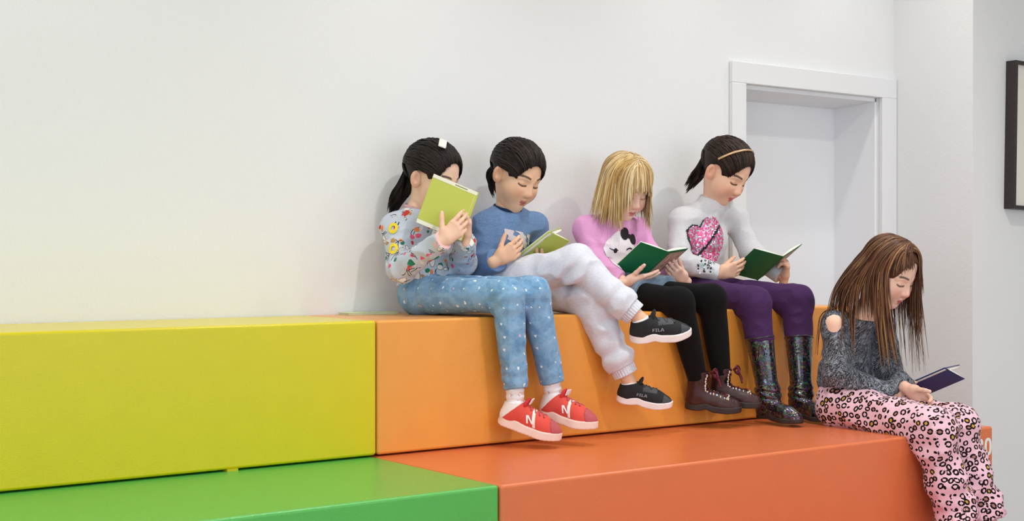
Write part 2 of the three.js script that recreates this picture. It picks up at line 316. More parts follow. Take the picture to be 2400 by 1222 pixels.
const curve = (pts, n) => new THREE.CatmullRomCurve3(pts.map(V)).getPoints(n).map((p) => p.toArray());
const frame3 = (f, upish) => { const z = nrm(f), x = nrm(cross(upish, z)), y = cross(z, x); return [x, y, z]; };   // axes: left, up, forward
const toWorld = (c, ax, s, p) => add(add(add(c, ax[0], p[0] * s), ax[1], p[1] * s), ax[2], p[2] * s);
const toLocal = (c, ax, s, p) => { const d = sub(p, c); return [dot(d, ax[0]) / s, dot(d, ax[1]) / s, dot(d, ax[2]) / s]; };
const matOf = (c, ax, s) => new THREE.Matrix4().makeBasis(V(ax[0]), V(ax[1]), V(ax[2])).scale(new THREE.Vector3(s, s, s)).setPosition(...c);
const dirOf = (c, ax, s, d) => [dot(d, ax[0]), dot(d, ax[1]), dot(d, ax[2])];
const dirOf2 = (h, d) => nrm(add(add(h.ax[0].map((q) => q * d[0]), h.ax[1], d[1]), h.ax[2], d[2]));

// ---------------------------------------------------------------- head: local metres, x to the wearer's left, y up, z towards the face
const CR = { c: [0, 0.032, -0.012], r: [0.0725, 0.076, 0.0885] };     // cranium
function headShape(neckLocal) {
  const m = (x, f) => [f(1), f(-1)];
  let s = blend(0.03, ell(CR.c, CR.r), ell([0, -0.028, 0.022], [0.056, 0.072, 0.058]), ell([0, -0.086, 0.05], [0.022, 0.018, 0.022]), m(0, (k) => ell([k * 0.034, -0.036, 0.044], [0.027, 0.03, 0.03])), cone([0, -0.05, -0.02], neckLocal, 0.033, 0.036));
  s = blend(0.012, s, cone([0, 0.004, 0.073], [0, -0.03, 0.089], 0.0065, 0.0095), ell([0.008, -0.033, 0.082], [0.007, 0.006, 0.008]), ell([-0.008, -0.033, 0.082], [0.007, 0.006, 0.008]), m(0, (k) => cone([k * 0.014, 0.018, 0.07], [k * 0.044, 0.016, 0.058], 0.008, 0.006)));
  s = carve(s, 0.014, ell([0.031, -0.001, 0.086], [0.016, 0.011, 0.014]), ell([-0.031, -0.001, 0.086], [0.016, 0.011, 0.014]));
  s = blend(0.004, s, m(0, (k) => ell([k * 0.03, -0.002, 0.0605], [0.0155, 0.0125, 0.0125])));
  s = blend(0.006, s, cone([0.015, -0.0605, 0.069], [0, -0.0575, 0.0775], 0.0035, 0.0052), cone([-0.015, -0.0605, 0.069], [0, -0.0575, 0.0775], 0.0035, 0.0052), cone([0.011, -0.067, 0.0695], [-0.011, -0.067, 0.0695], 0.0055, 0.0055), ell([0, -0.0665, 0.0725], [0.011, 0.0058, 0.006]));
  const ear = (k) => carve(ell([k * 0.0745, -0.012, -0.006], [0.0085, 0.0275, 0.017], [nrm([1, 0, k * 0.5]), nrm([0, 1, -0.25]), nrm([-k * 0.5, 0.25, 1])]), 0.003, ell([k * 0.083, -0.006, 0.0005], [0.0085, 0.0175, 0.0088]));
  return blend(0.005, s, ear(1), ear(-1));
}
function faceColour(o) {
  const skin = S(o.skin), lip = S(o.lip ?? '#b9605a'), brow = S(o.brow ?? '#2a1b14'), blush = S(o.blush ?? '#d98d77');
  return (x, y, z) => {
    const c = skin.clone(), ax = Math.abs(x);
    c.lerp(blush, 0.45 * Math.exp(-((ax - 0.04) ** 2 + (y + 0.034) ** 2) / 0.0005) * (z > 0.03 ? 1 : 0));
    c.lerp(blush, 0.5 * Math.exp(-(x * x + (y + 0.033) ** 2) / 0.00012) * (z > 0.08 ? 1 : 0));
    if (ax > 0.068 && z < 0.03 && y < 0.03) c.lerp(blush, 0.4);
    if (z > 0.04) {
      const by = 0.0195 + 0.0045 * Math.sin(clamp((ax - 0.01) / 0.04, 0, 1) * 2.6) - 0.1 * Math.max(0, ax - 0.038);
      if (ax > 0.011 && ax < 0.052) c.lerp(brow, 0.9 * (1 - sstep(0.002, 0.0048, Math.abs(y - by))) * sstep(0.011, 0.016, ax) * (1 - sstep(0.044, 0.052, ax)));
      const ly = -0.0085 + 22 * (ax - 0.03) ** 2 * 0.7;                     // lashes of lowered lids
      if (ax > 0.015 && ax < 0.047) c.lerp(brow, 0.9 * (1 - sstep(0.0016, 0.004, Math.abs(y - ly))));
      const m = -0.0625, open = Math.abs(y - m);
      const hw = y > m ? 0.0175 - 0.5 * (y - m) : 0.0155 - 0.5 * (m - y);
      if (ax < hw && y < -0.0545 && y > -0.0735) c.lerp(lip, 0.85 * (1 - sstep(hw - 0.003, hw, ax)));
      if (ax < 0.016 && open < 0.0012) c.lerp(S('#7a3433'), 0.7);
    }
    return c;
  };
}
// ---------------------------------------------------------------- hand: wrist w, finger direction f, palm normal n (the way the palm faces), side +1 right / -1 left
function handShape(w, f, n, side, o = {}) {
  f = nrm(f); n = nrm(sub(n, f.map((q) => q * dot(n, f)))); const l = cross(f, n).map((q) => q * side), k = o.size ?? 1;      // l: towards the thumb
  const at = (a, b, c) => add(add(add(w, f, a * k), l, b * k), n, c * k), curl = o.curl ?? [0.35, 0.4, 0.45, 0.5], spread = o.spread ?? 0.06, ps = [];
  const rad = 0.0066 * k;
  ps.push(cone(at(-0.02, 0, 0), at(0.012, 0, 0), 0.0165 * k, 0.0165 * k, { w: l, k: 1.25 }));
  const fingers = [];
  [[0.0235, 0.058, 0.9], [0.008, 0.062, 1], [-0.0075, 0.059, 0.94], [-0.0215, 0.052, 0.76]].forEach(([b, a, s], i) => {
    const base = at(a, b, 0), root = at(0.016, b * 0.55, 0.001); ps.push(cone(root, base, 0.0105 * k, 0.0086 * k));
    let c = curl[i], dirA = 0, p = base; const sp = (b / 0.0235) * spread;
    const d0 = nrm(add(f, l, sp)), seg = [0.0285 * s * k, 0.019 * s * k, 0.0165 * s * k], chain = [base];
    const bend = Array.isArray(c) ? c : [c, c * 1.15, c * 0.8];
    seg.forEach((L, j) => { dirA += bend[j]; const d = add(d0.map((q) => q * Math.cos(dirA)), n, Math.sin(dirA)); p = add(p, nrm(d), L); chain.push(p); });
    fingers.push([cone(chain[0], chain[1], rad * 1.06, rad), cone(chain[1], chain[2], rad, rad * 0.93), cone(chain[2], chain[3], rad * 0.93, rad * 0.8)]);
  });
  // thumb leaves the side of the palm near its base
  const T = o.thumb ?? [0.75, 0.35, 0.15], tb = at(0.014, 0.013, 0.006);        // [out from the fingers, towards the palm, bend]
  const td = nrm(add(add(f.map((q) => q * Math.cos(T[0])), l, Math.sin(T[0])), n, T[1])), t1 = add(tb, td, 0.03 * k), td2 = nrm(add(add(td, f, T[2]), n, T[2] * 0.6)), t2 = add(t1, td2, 0.024 * k), t3 = add(t2, nrm(add(td2, f, T[2] * 0.6)), 0.018 * k);
  const palm = blend(0.014 * k, ...ps, cone(at(0.02, 0.018, 0.004), tb, 0.0115 * k, 0.0115 * k));
  const th = blend(0.004, cone(tb, t1, 0.0105 * k, 0.0082 * k), cone(t1, t2, 0.0082 * k, 0.0075 * k), cone(t2, t3, 0.0075 * k, 0.0064 * k));
  return blend(0.0045 * k, palm, th, ...fingers.map((q) => blend(0.003, ...q)));
}
const handColour = (skin, blush) => { const a = S(skin), b = S(blush); return (x, y, z) => a.clone().lerp(b, 0.16 + 0.16 * noise3(x * 60, y * 60, z * 60)); };

// ---------------------------------------------------------------- hair
const ellDir = (d, off) => { const r = CR.r, k = 1 / Math.hypot(d[0] / r[0], d[1] / r[1], d[2] / r[2]); return [CR.c[0] + d[0] * (k + off), CR.c[1] + d[1] * (k + off), CR.c[2] + d[2] * (k + off)]; };
const hairMat = (r = 0.48) => new THREE.MeshPhysicalMaterial({ color: 0xffffff, vertexColors: true, roughness: r, specularIntensity: 0.5 });
function capShape(thick, hairline, earCut = true) {
  let s = ell(CR.c, CR.r.map((q) => q + thick));
  s = cut(s, ell(hairline.c, hairline.r), half([0, -0.052, 0], [0, 1, -0.55]));
  if (earCut) s = cut(s, ell([0.082, -0.016, 0.006], [0.034, 0.04, 0.032]), ell([-0.082, -0.016, 0.006], [0.034, 0.04, 0.032]));
  return s;
}
const pick = (cs) => { const a = S(cs[Math.floor(rnd() * cs.length)]), b = S(cs[Math.floor(rnd() * cs.length)]); return a.lerp(b, rnd()).multiplyScalar(rr(0.85, 1.12)); };
function normals2(g) { if (!g.attributes.normal) g.computeVertexNormals(); return g; }
function joinHair(list) { return mergeGeometries(list.map((g) => { const q = g.index ? g.toNonIndexed() : g; q.deleteAttribute('uv'); return normals2(q); })); }
function capGeo(head, thick, hairline, cs, earCut) {
  const c0 = S(cs[0]), c1 = S(cs[1] ?? cs[0]);
  const g = net(capShape(thick, hairline, earCut), 0.004, (x, y, z) => c0.clone().lerp(c1, 0.5 + 0.5 * noise3(x * 160, y * 30, z * 30)));
  return g.applyMatrix4(matOf(head.c, head.ax, head.s));
}
// strands combed from the hairline to a knot
function combed(head, knot, n, cs, o = {}) {
  const out = [], kd = nrm(sub(knot, CR.c));
  for (let i = 0; i < n; i++) {
    const a = rr(-1, 1); let d;
    if (i % 4 === 3) d = nrm([a * 0.8, -0.55 - 0.1 * rnd(), -0.5 - 0.25 * (1 - Math.abs(a))]);
    else {            // start on the edge of the face opening
      const th = a * 1.62, f0 = nrm([0, -0.35, 1]), s0 = nrm([Math.sin(th), 0.94 * Math.cos(th), 0.33 * Math.cos(th)]); d = s0;
      for (let q = 0.3; q < 2.4; q += 0.03) { d = nrm(add(f0.map((v) => v * Math.cos(q)), s0, Math.sin(q))); const p = ellDir(d, 0.006), e = o.line; if (((p[0] - e.c[0]) / e.r[0]) ** 2 + ((p[1] - e.c[1]) / e.r[1]) ** 2 + ((p[2] - e.c[2]) / e.r[2]) ** 2 > 1.0 && (Math.abs(p[0]) < 0.05 || ((Math.abs(p[0]) - 0.082) / 0.034) ** 2 + ((p[1] + 0.016) / 0.042) ** 2 + ((p[2] - 0.006) / 0.034) ** 2 > 1)) break; }
    }
    d = nrm(add(d, [rr(-0.03, 0.03), rr(-0.03, 0.03), rr(-0.03, 0.03)])); const off = rr(0.0055, 0.0095), pts = [], m = 10, wob = rr(-0.05, 0.05), t0 = rnd() < 0.3 ? rr(0, 0.4) : 0;
    for (let j = 0; j <= m; j++) { const t = t0 + (1 - t0) * j / m; let q = nrm(add(mix(d, kd, t), [wob * Math.sin(t * 3.1), (o.lift ?? 0.25) * Math.sin(t * Math.PI), 0])); pts.push(toWorld(head.c, head.ax, head.s, ellDir(q, off + 0.004 * Math.sin(t * Math.PI)))); }
    out.push(tint(lock(pts, rr(0.0014, 0.0034), rr(0.0007, 0.0012), (t) => Math.min(1, 0.35 + t * 4) * (t > 0.85 ? 1 - (t - 0.85) * 3 : 1), (i, p) => sub(p, toWorld(head.c, head.ax, head.s, CR.c)), 4), pick(cs)));
  }
  return out;
}
// a bundle of strands along a guide (points in the world)
function bundle(guide, r, n, cs, o = {}) {
  const out = [];
  for (let i = 0; i < n; i++) {
    const a = rnd() * 6.283, q = Math.sqrt(rnd()), L = rr(o.min ?? 0.72, 1), pts = [], g = curve(guide, 20);
    const ox = [Math.cos(a) * q, Math.sin(a) * q, Math.sin(a * 2 + 1) * q * 0.6];
    for (let j = 0; j <= 12; j++) { const t = j / 12 * L, p = g[Math.min(20, Math.round(t * 20))], R = r(t); pts.push(add(p, ox, R)); }
    const sm = curve(pts.filter((_, k) => k % 3 === 0), 12);
    out.push(tint(lock(sm, rr(0.0012, 0.0032), rr(0.0008, 0.0014), (t) => t > 0.6 ? 1 - (t - 0.6) * 2.2 : 1, () => [0.3, 0.2, 0.9], 4), pick(cs)));
  }
  return out;
}
// loose hair from a parting: leaves the head at azimuth phi (0 = face, pi = back), then hangs; it slides off the shapes in 'body'
function loose(head, o) {
  const out = [], W = (p) => toWorld(head.c, head.ax, head.s, p), pushes = o.body ?? [];
  for (let i = 0; i < o.n; i++) {
    const side = rnd() < (o.leftShare ?? 0.5) ? 1 : -1, u = rnd(), phi = (o.phi ? o.phi(u, side) : o.from + (Math.PI - o.from) * Math.pow(u, o.pow ?? 0.9)) * side;
    const zf = 0.55 * Math.cos(Math.abs(phi)) + rr(-0.2, 0.25), d0 = nrm([(o.part ?? 0) + rr(-0.06, 0.06), 1, clamp(zf, -0.5, 0.72)]);
    const low = o.leaveAt ? o.leaveAt(phi) : o.leave ?? -0.05, d1 = nrm([Math.sin(phi), low + rr(-0.06, 0.06), Math.cos(phi)]), off = rr(0.007, 0.0155), pts = [], m = 9;
    for (let j = 0; j <= m; j++) { const t = j / m; pts.push(W(ellDir(nrm(add(mix(d0, d1, t), [Math.sin(phi) * 0.3 * Math.sin(t * 3.14), 0.18 * Math.sin(t * 3.14), 0])), off + 0.004 * Math.sin(t * 3.1)))); }
    let v = nrm(sub(pts[m], pts[m - 1])), p = pts[m], L = (o.length ?? 0.15) * (o.wisp ? (rnd() < o.wisp ? rr(0.9, 1.08) : rr(0.42, 0.68)) : rr(o.short ?? 0.72, 1.1)) * (o.lengthAt ? o.lengthAt(phi) : 1), st = 0.013; const sway = [rr(-1, 1), 0, rr(-1, 1)].map((q) => q * (o.sway ?? 0.05));
    for (let l = 0; l < L; l += st) {
      v = nrm(add(mix(v, [0, -1, 0], o.drop ?? 0.3), sway, 0.3)); if (o.pull) v = nrm(add(v, o.pull(phi, l / L), 0.3));
      p = add(p, v, st);
      for (const b of pushes) { const dd = b.f(p[0], p[1], p[2]) - 0.004; if (dd < 0) { const e = 0.003, g = nrm([b.f(p[0] + e, p[1], p[2]) - b.f(p[0] - e, p[1], p[2]), b.f(p[0], p[1] + e, p[2]) - b.f(p[0], p[1] - e, p[2]), b.f(p[0], p[1], p[2] + e) - b.f(p[0], p[1], p[2] - e)]); p = add(p, g, -dd); } }
      pts.push(p);
    }
    const c = pick(o.colours), n = pts.length;
    out.push(tint(lock(curve(pts.filter((_, k) => k % 2 === 0 || k === n - 1), n), rr(0.0014, 0.0036), rr(0.0007, 0.0013), (t) => t > 0.7 ? 1 - (t - 0.7) * 2.7 : Math.min(1, 0.6 + t * 3), (i, q) => sub(q, W([0, Math.min(0.03, toLocal(head.c, head.ax, head.s, q)[1]), -0.01])), 4), c));
  }
  return out;
}

// ---------------------------------------------------------------- cloth
function cloth(tex, metres, o = {}) {
  const t = tex ? tex.clone() : null; if (t) { t.repeat.set(1 / metres, 1 / metres); t.needsUpdate = true; }
  return new THREE.MeshPhysicalMaterial({ color: S(o.color ?? '#ffffff'), map: t, roughness: o.rough ?? 0.92, sheen: o.sheen ?? 0.25, sheenColor: S(o.sheenColor ?? '#ffffff'), sheenRoughness: 0.6, bumpMap: o.bump === 0 ? null : rep(o.bumpTex ?? knitBump, o.bumpRep ?? 14), bumpScale: o.bump ?? 0.0006, specularIntensity: o.spec ?? 0.4 });
}
const knitBump = noiseTex(256, (x, y) => { const v = 128 + 70 * Math.sin(x / 256 * 6.283 * 32) * Math.cos(y / 256 * 6.283 * 32) + 50 * (h3(x, y, 1) - 0.5); return [v, v, v]; });
const heather = (hexA, hexB, k, sd) => { const a = S(hexA).convertLinearToSRGB(), b = S(hexB).convertLinearToSRGB(), n1 = tileNoise(256, 128, sd), n2 = tileNoise(256, 32, sd + 1); return noiseTex(256, (x, y) => { const t = clamp(0.5 + k * (n1(x, y) * 0.7 + n2(x, (y * 3) % 256) * 0.5 - 0.6), 0, 1); return [255 * (a.r + (b.r - a.r) * t), 255 * (a.g + (b.g - a.g) * t), 255 * (a.b + (b.b - a.b) * t)]; }, true); };
const folds = (A, s, ph = 0) => (x, y, z) => A * (1 - 2.2 * Math.abs(noise3(x * s[0] + ph, y * s[1] + ph * 2, z * s[2])));
const sum = (...fs) => (x, y, z) => { let v = 0; for (const f of fs) v += f(x, y, z); return v; };
// folds gathered around a point, running across direction d
const gather = (p, d, R, A, freq, ph = 0) => { d = nrm(d); return (x, y, z) => { const q = [x - p[0], y - p[1], z - p[2]], r2 = dot(q, q); if (r2 > 4 * R * R) return 0; return A * Math.exp(-r2 / (R * R)) * Math.sin(dot(q, d) * freq + ph + 2 * noise3(x * 18, y * 18, z * 18)); }; };
const sleeve = (a, b, c, r0, r1, r2, o = {}) => { const d = nrm(sub(c, b)), end = add(c, d, 0.0); return keep(blend(0.02, cone(a, b, r0, r1, { fold: o.fold0 }), cone(b, add(c, d, 0.03), r1, r2, { fold: o.fold1 })), blend(0.001, half(end, d), cone(a, b, r0 + 0.03, r1 + 0.03))); };
const CUFF = (len_, w, A) => (t) => 0;

// short cylinder of cloth around a limb
const wristband = (a, b, r, l = 0.024) => { const d = nrm(sub(b, a)), s = add(b, d, -l), w = frame3(d, [0.2, 0.3, 0.9]); return keep(cone(add(s, d, -0.02), add(b, d, 0.02), r, r, { fold: (t, x, y, z) => 0.0009 * Math.sin(22 * Math.atan2(x * w[0][0] + y * w[0][1] + z * w[0][2], x * w[1][0] + y * w[1][1] + z * w[1][2])) }), half(b, d), half(s, d.map((q) => -q))); };
// ---------------------------------------------------------------- people
function person(label, base) {
  const g = thing('person', label, 'person', null); g.userData.base = base; return g;
}
function settle(g) { const b = g.userData.base; delete g.userData.base; g.position.set(...b); for (const c of g.children) c.position.sub(g.position); }
function skinMat() { return new THREE.MeshPhysicalMaterial({ color: 0xffffff, vertexColors: true, roughness: 0.55, specularIntensity: 0.5, sheen: 0.15, sheenColor: S('#ffd9c8'), sheenRoughness: 0.5 }); }
function makeHead(c, psi, th, roll = 0, s = 1) {
  const f = [Math.sin(psi) * Math.cos(th), -Math.sin(th), Math.cos(psi) * Math.cos(th)]; let ax = frame3(f, [0, 1, 0]);
  if (roll) { const cr = Math.cos(roll), sr = Math.sin(roll), [x, y, z] = ax; ax = [add(x.map((q) => q * cr), y, sr), add(y.map((q) => q * cr), x, -sr), z]; }
  return { c, ax, s };
}
// the continuous body under the clothes, with finely meshed head and hands merged in
function bodyGeo(J, head, face, hands, skin, blush, o = {}) {
  const k = o.k ?? 1, L = J.left, parts = [
    cone(J.hip, J.waist, 0.062 * k, 0.054 * k, { w: L, k: 1.3 }), cone(J.waist, J.chest, 0.054 * k, 0.06 * k, { w: L, k: 1.3 }), cone(J.chest, J.neck, 0.05 * k, 0.036 * k, { w: L, k: 1.2 }), cone(J.neck, toWorld(head.c, head.ax, head.s, [0, -0.05, -0.02]), 0.033, 0.032),
    cone(J.shR, J.elR, 0.03 * k, 0.024 * k), cone(J.elR, J.wrR, 0.024 * k, 0.0165), cone(J.shL, J.elL, 0.03 * k, 0.024 * k), cone(J.elL, J.wrL, 0.024 * k, 0.0165), cone(J.shR, J.shL, 0.034, 0.034),
    cone(J.hpR, J.knR, 0.05 * k, 0.036 * k), cone(J.knR, J.anR, 0.036 * k, 0.023), cone(J.hpL, J.knL, 0.05 * k, 0.036 * k), cone(J.knL, J.anL, 0.036 * k, 0.023), ...(o.extra ?? [])];
  const c = S(skin), body = net(blend(0.03, ...parts), 0.009, () => c), geos = [body];
  const hs = headShape(toLocal(head.c, head.ax, head.s, J.neck));
  geos.push(net(hs, 0.0024, faceColour(face)).applyMatrix4(matOf(head.c, head.ax, head.s)));
  for (const h of hands) geos.push(net(h, 0.0026, handColour(skin, blush)));
  return mergeGeometries(geos);
}
// ---------------------------------------------------------------- shoes: local metres, z to the toe, y up, origin under the heel
const footFrame = (ankle, fwd, up, s, lift = 0.072) => { const ax = frame3(fwd, up); return { c: toWorld(ankle, ax, s, [0, -lift, -0.045]), ax, s }; };
const footprint = (side, gr) => [[0, 0.034, 0.029], [0.001, 0.09, 0.0275], [0.0035, 0.145, 0.0345], [0.005, 0.177, 0.0265]].map(([x, z, r]) => [-x * side, z, r + gr]);
function soleGeo(t, side, o = {}) {               // midsole following the footprint; o.heel raises its upper edge at the heel, o.toe lifts the toe, o.arch hollows it
  const F = footprint(side, o.rim ?? 0.003), d2 = (x, z) => { let d = 9; for (let i = 0; i < 3; i++) { const [ax, az, ar] = F[i], [bx, bz, br] = F[i + 1], ux = bx - ax, uz = bz - az; let h = clamp(((x - ax) * ux + (z - az) * uz) / (ux * ux + uz * uz), 0, 1); const e = Math.hypot(x - ax - ux * h, z - az - uz * h) - ar - (br - ar) * h, q = 0.02 - Math.abs(d - e); d = Math.min(d, e) - (q > 0 ? q * q / 0.08 : 0); } return d; };
  const f = (x, y, z) => { const u = z / 0.205, lo = (o.toe ?? 0.01) * Math.pow(Math.max(0, u - 0.62) / 0.38, 2) + (o.arch ?? 0) * Math.exp(-(((u - 0.38) / 0.08) ** 2)) + (o.back ?? 0) * Math.pow(Math.max(0, 0.12 - u) / 0.12, 2), hi = t + lo * 0.9 + (o.heel ?? 0) * (1 - sstep(0.1, 0.5, u)) + 0.003; const c = (lo + hi) / 2, a = d2(x, z) - (o.flare ?? 0) * (1 - y / t) + 0.004, b = Math.abs(y - c) - (hi - lo) / 2 + 0.004; return Math.min(Math.max(a, b), 0) + Math.hypot(Math.max(a, 0), Math.max(b, 0)) - 0.004 + (o.tread ? (y < lo + 0.004 ? 0.0006 * (Math.sin(z * 520) > 0.3 ? 1 : 0) : 0) : 0); };
  return net({ f, lo: [-0.046, -0.004, -0.006], hi: [0.046, t + 0.045, 0.216] }, 0.0026);
}
function upperShape(t, top, side, o = {}) {
  const F = footprint(side, -0.0005), y = t + 0.01, k = o.k ?? 1;
  let s = blend(0.02, cone([F[0][0], y, F[0][1]], [F[1][0], y + 0.004, F[1][1]], F[0][2], F[1][2]), cone([F[1][0], y + 0.004, F[1][1]], [F[2][0], y - 0.004, F[2][1]], F[1][2], F[2][2] * 0.97), cone([F[2][0], y - 0.004, F[2][1]], [F[3][0], y - 0.006, F[3][1]], F[2][2] * 0.97, F[3][2]), cone([0, y, 0.036], [0, top + 0.02, 0.037], 0.0285, o.shaft ?? 0.0305), cone([0, t + 0.036, 0.05], [-0.002 * side, t + 0.02, 0.13], 0.028, 0.023));
  s = keep(s, half([0, top, 0.03], [0, 1, -0.3]));
  return cut(s, { f: (x, y, z) => y - t * 0.7 });
}

// ---------------------------------------------------------------- books
const paper = new THREE.MeshStandardMaterial({ color: S('#efe9df'), roughness: 0.85 });
const pageTex = (sd, cs) => canvasTex(256, 340, (c, w, h) => {
  seed = sd; c.fillStyle = '#efe6dc'; c.fillRect(0, 0, w, h); c.fillStyle = cs[0]; c.fillRect(18, 20, w - 36, h * 0.46);
  for (let i = 0; i < 26; i++) { c.fillStyle = cs[1 + i % (cs.length - 1)]; c.beginPath(); c.ellipse(rr(30, w - 30), rr(40, h * 0.45), rr(6, 26), rr(5, 18), rnd() * 3, 0, 7); c.fill(); }
  c.fillStyle = '#6b625e'; for (let y = h * 0.55; y < h - 24; y += 15) for (let x = 24; x < w - 40;) { const l = rr(12, 40); c.fillRect(x, y, Math.min(l, w - 30 - x), 4); x += l + 8; }
});
// c: middle of the spine, up: along the spine, A and B: directions from the spine to the two fore-edges; n: side on which the pages lie
function openBook(name, label, c, up, A, B, w, h, o) {
  const g = thing(name, label, 'book', o.group), sp = nrm(up); g.position.set(...c);
  const cover = o.cover, th = o.thick ?? 0.006;
  const leaf = (dir, inner, tex, title) => {
    let d = nrm(sub(dir, sp.map((q) => q * dot(dir, sp)))), n = cross(d, sp); if (dot(n, inner) < 0) n = n.map((q) => -q);
    const flip = dot(cross(d, sp), n) < 0, M = new THREE.Matrix4().makeBasis(V(d), V(flip ? sp.map((q) => -q) : sp), V(n));
    const put = (geo) => { if (flip && geo.attributes.uv) { const u = geo.attributes.uv; for (let i = 0; i < u.count; i++) u.setXY(i, 1 - u.getX(i), 1 - u.getY(i)); } return geo.applyMatrix4(M); };
    mesh('cover', put(new RoundedBoxGeometry(w, h, 0.0024, 2, 0.0011).translate(w / 2, 0, 0)), cover, g);
    const nseg = 12, P = new THREE.PlaneGeometry(w - 0.006, h - 0.008, nseg, 1), pos = P.attributes.position;
    const block = new THREE.BoxGeometry(w - 0.006, h - 0.008, th, nseg, 1, 1), bp = block.attributes.position, bow = (x) => 0.006 * Math.exp(-x / 0.02) * 0 + 0.0045 * Math.sin(clamp(x / w, 0, 1) * Math.PI) ;
    for (let i = 0; i < bp.count; i++) { const x = bp.getX(i) + w / 2 - 0.001, z = bp.getZ(i); bp.setXYZ(i, x, bp.getY(i), 0.0014 + (z > 0 ? th + bow(x) : 0)); }
    block.computeVertexNormals();
    const pages = mesh('page_block', put(block), paper, g);
    for (let i = 0; i < pos.count; i++) { const x = pos.getX(i) + w / 2 - 0.001; pos.setXYZ(i, x, pos.getY(i), 0.0014 + th + bow(x) + 0.0004); }
    P.computeVertexNormals(); mesh('printed_page', put(P), new THREE.MeshStandardMaterial({ map: tex, roughness: 0.8, side: THREE.DoubleSide }), pages);
    if (title) {       // lettering and band on the outside of the cover
      const T = new THREE.PlaneGeometry(w, h).rotateX(Math.PI).translate(w / 2, 0, -0.0016);
      mesh('cover_print', put(T), title, g);
    }
  };
  const inner = o.inner ?? nrm(add(nrm(A), nrm(B)));
  leaf(A, inner, o.pageA, o.titleA); leaf(B, inner, o.pageB, o.titleB);
  mesh('spine', new THREE.CylinderGeometry(0.0026, 0.0026, h, 10).applyMatrix4(new THREE.Matrix4().makeBasis(...frame3(sp, [0.3, 0.2, 0.9]).map(V)).multiply(new THREE.Matrix4().makeRotationX(Math.PI / 2))), cover, g);
  return g;
}

// ---------------------------------------------------------------- child in patterned sweatshirt, dotted jeans and coral sneakers
const SNEAK = {
  coral: new THREE.MeshStandardMaterial({ color: S('#dc4f42'), roughness: 0.85 }), pale: new THREE.MeshStandardMaterial({ color: S('#efd3c6'), roughness: 0.7 }), cream: new THREE.MeshStandardMaterial({ color: S('#f1e6da'), roughness: 0.7 }),
  red: new THREE.MeshStandardMaterial({ color: S('#cf2f33'), roughness: 0.8 }), maroon: new THREE.MeshStandardMaterial({ color: S('#b8545a'), roughness: 0.85 }), white: new THREE.MeshStandardMaterial({ color: S('#f2eeee'), roughness: 0.7 }),
  black: new THREE.MeshStandardMaterial({ color: S('#17171a'), roughness: 0.8 }), grey: new THREE.MeshStandardMaterial({ color: S('#3c3e44'), roughness: 0.6 }), foam: new THREE.MeshStandardMaterial({ color: S('#eee6e3'), roughness: 0.7 }), sock: new THREE.MeshStandardMaterial({ color: S('#f4f3f3'), roughness: 0.95 }),
};
function place(m, F) { m.applyMatrix4(matOf(F.c, F.ax, F.s)); return m; }
function bar(pts, r, n = 16) { return new THREE.TubeGeometry(new THREE.CatmullRomCurve3(pts.map(V)), n, r, 6); }
// lay a polyline on a shape from above/side and turn it into a cord
function cordOn(s, pts, d, r, lift = 0.0005) { const out = []; for (const p of pts) { const h = march(s, add(p, d, -0.06), d, 0.14); if (h) out.push(add(h, d, -lift)); } return out.length > 1 ? bar(out, r, out.length * 3) : null; }
function flatOn(s, o, u, v, n, w, h, cells, inside, lift = 0.0012) { return decal(s, o, u, v, n, w, h, cells, Math.max(2, Math.round(cells * h / w)), lift, inside); }
function inLetters(text, weight = 'bold') {         // mask of a short piece of lettering, 0..1 in both directions
  const W = 256, H = 128, c = document.createElement('canvas'); c.width = W; c.height = H; const x = c.getContext('2d');
  x.fillStyle = '#000'; x.fillRect(0, 0, W, H); x.fillStyle = '#fff'; x.font = `${weight} 150px sans-serif`; x.textAlign = 'center'; x.textBaseline = 'alphabetic';
  const m = x.measureText(text).width; x.save(); x.translate(W / 2, H - 8); x.scale(W * 0.96 / m, 1); x.fillText(text, 0, 0); x.restore(); const d = x.getImageData(0, 0, W, H).data;
  return (a, b) => d[(Math.min(H - 1, Math.floor((1 - b) * H)) * W + Math.min(W - 1, Math.floor(a * W))) * 4] > 128;
}
const maskN = inLetters('N'), maskFila = inLetters('FILA');
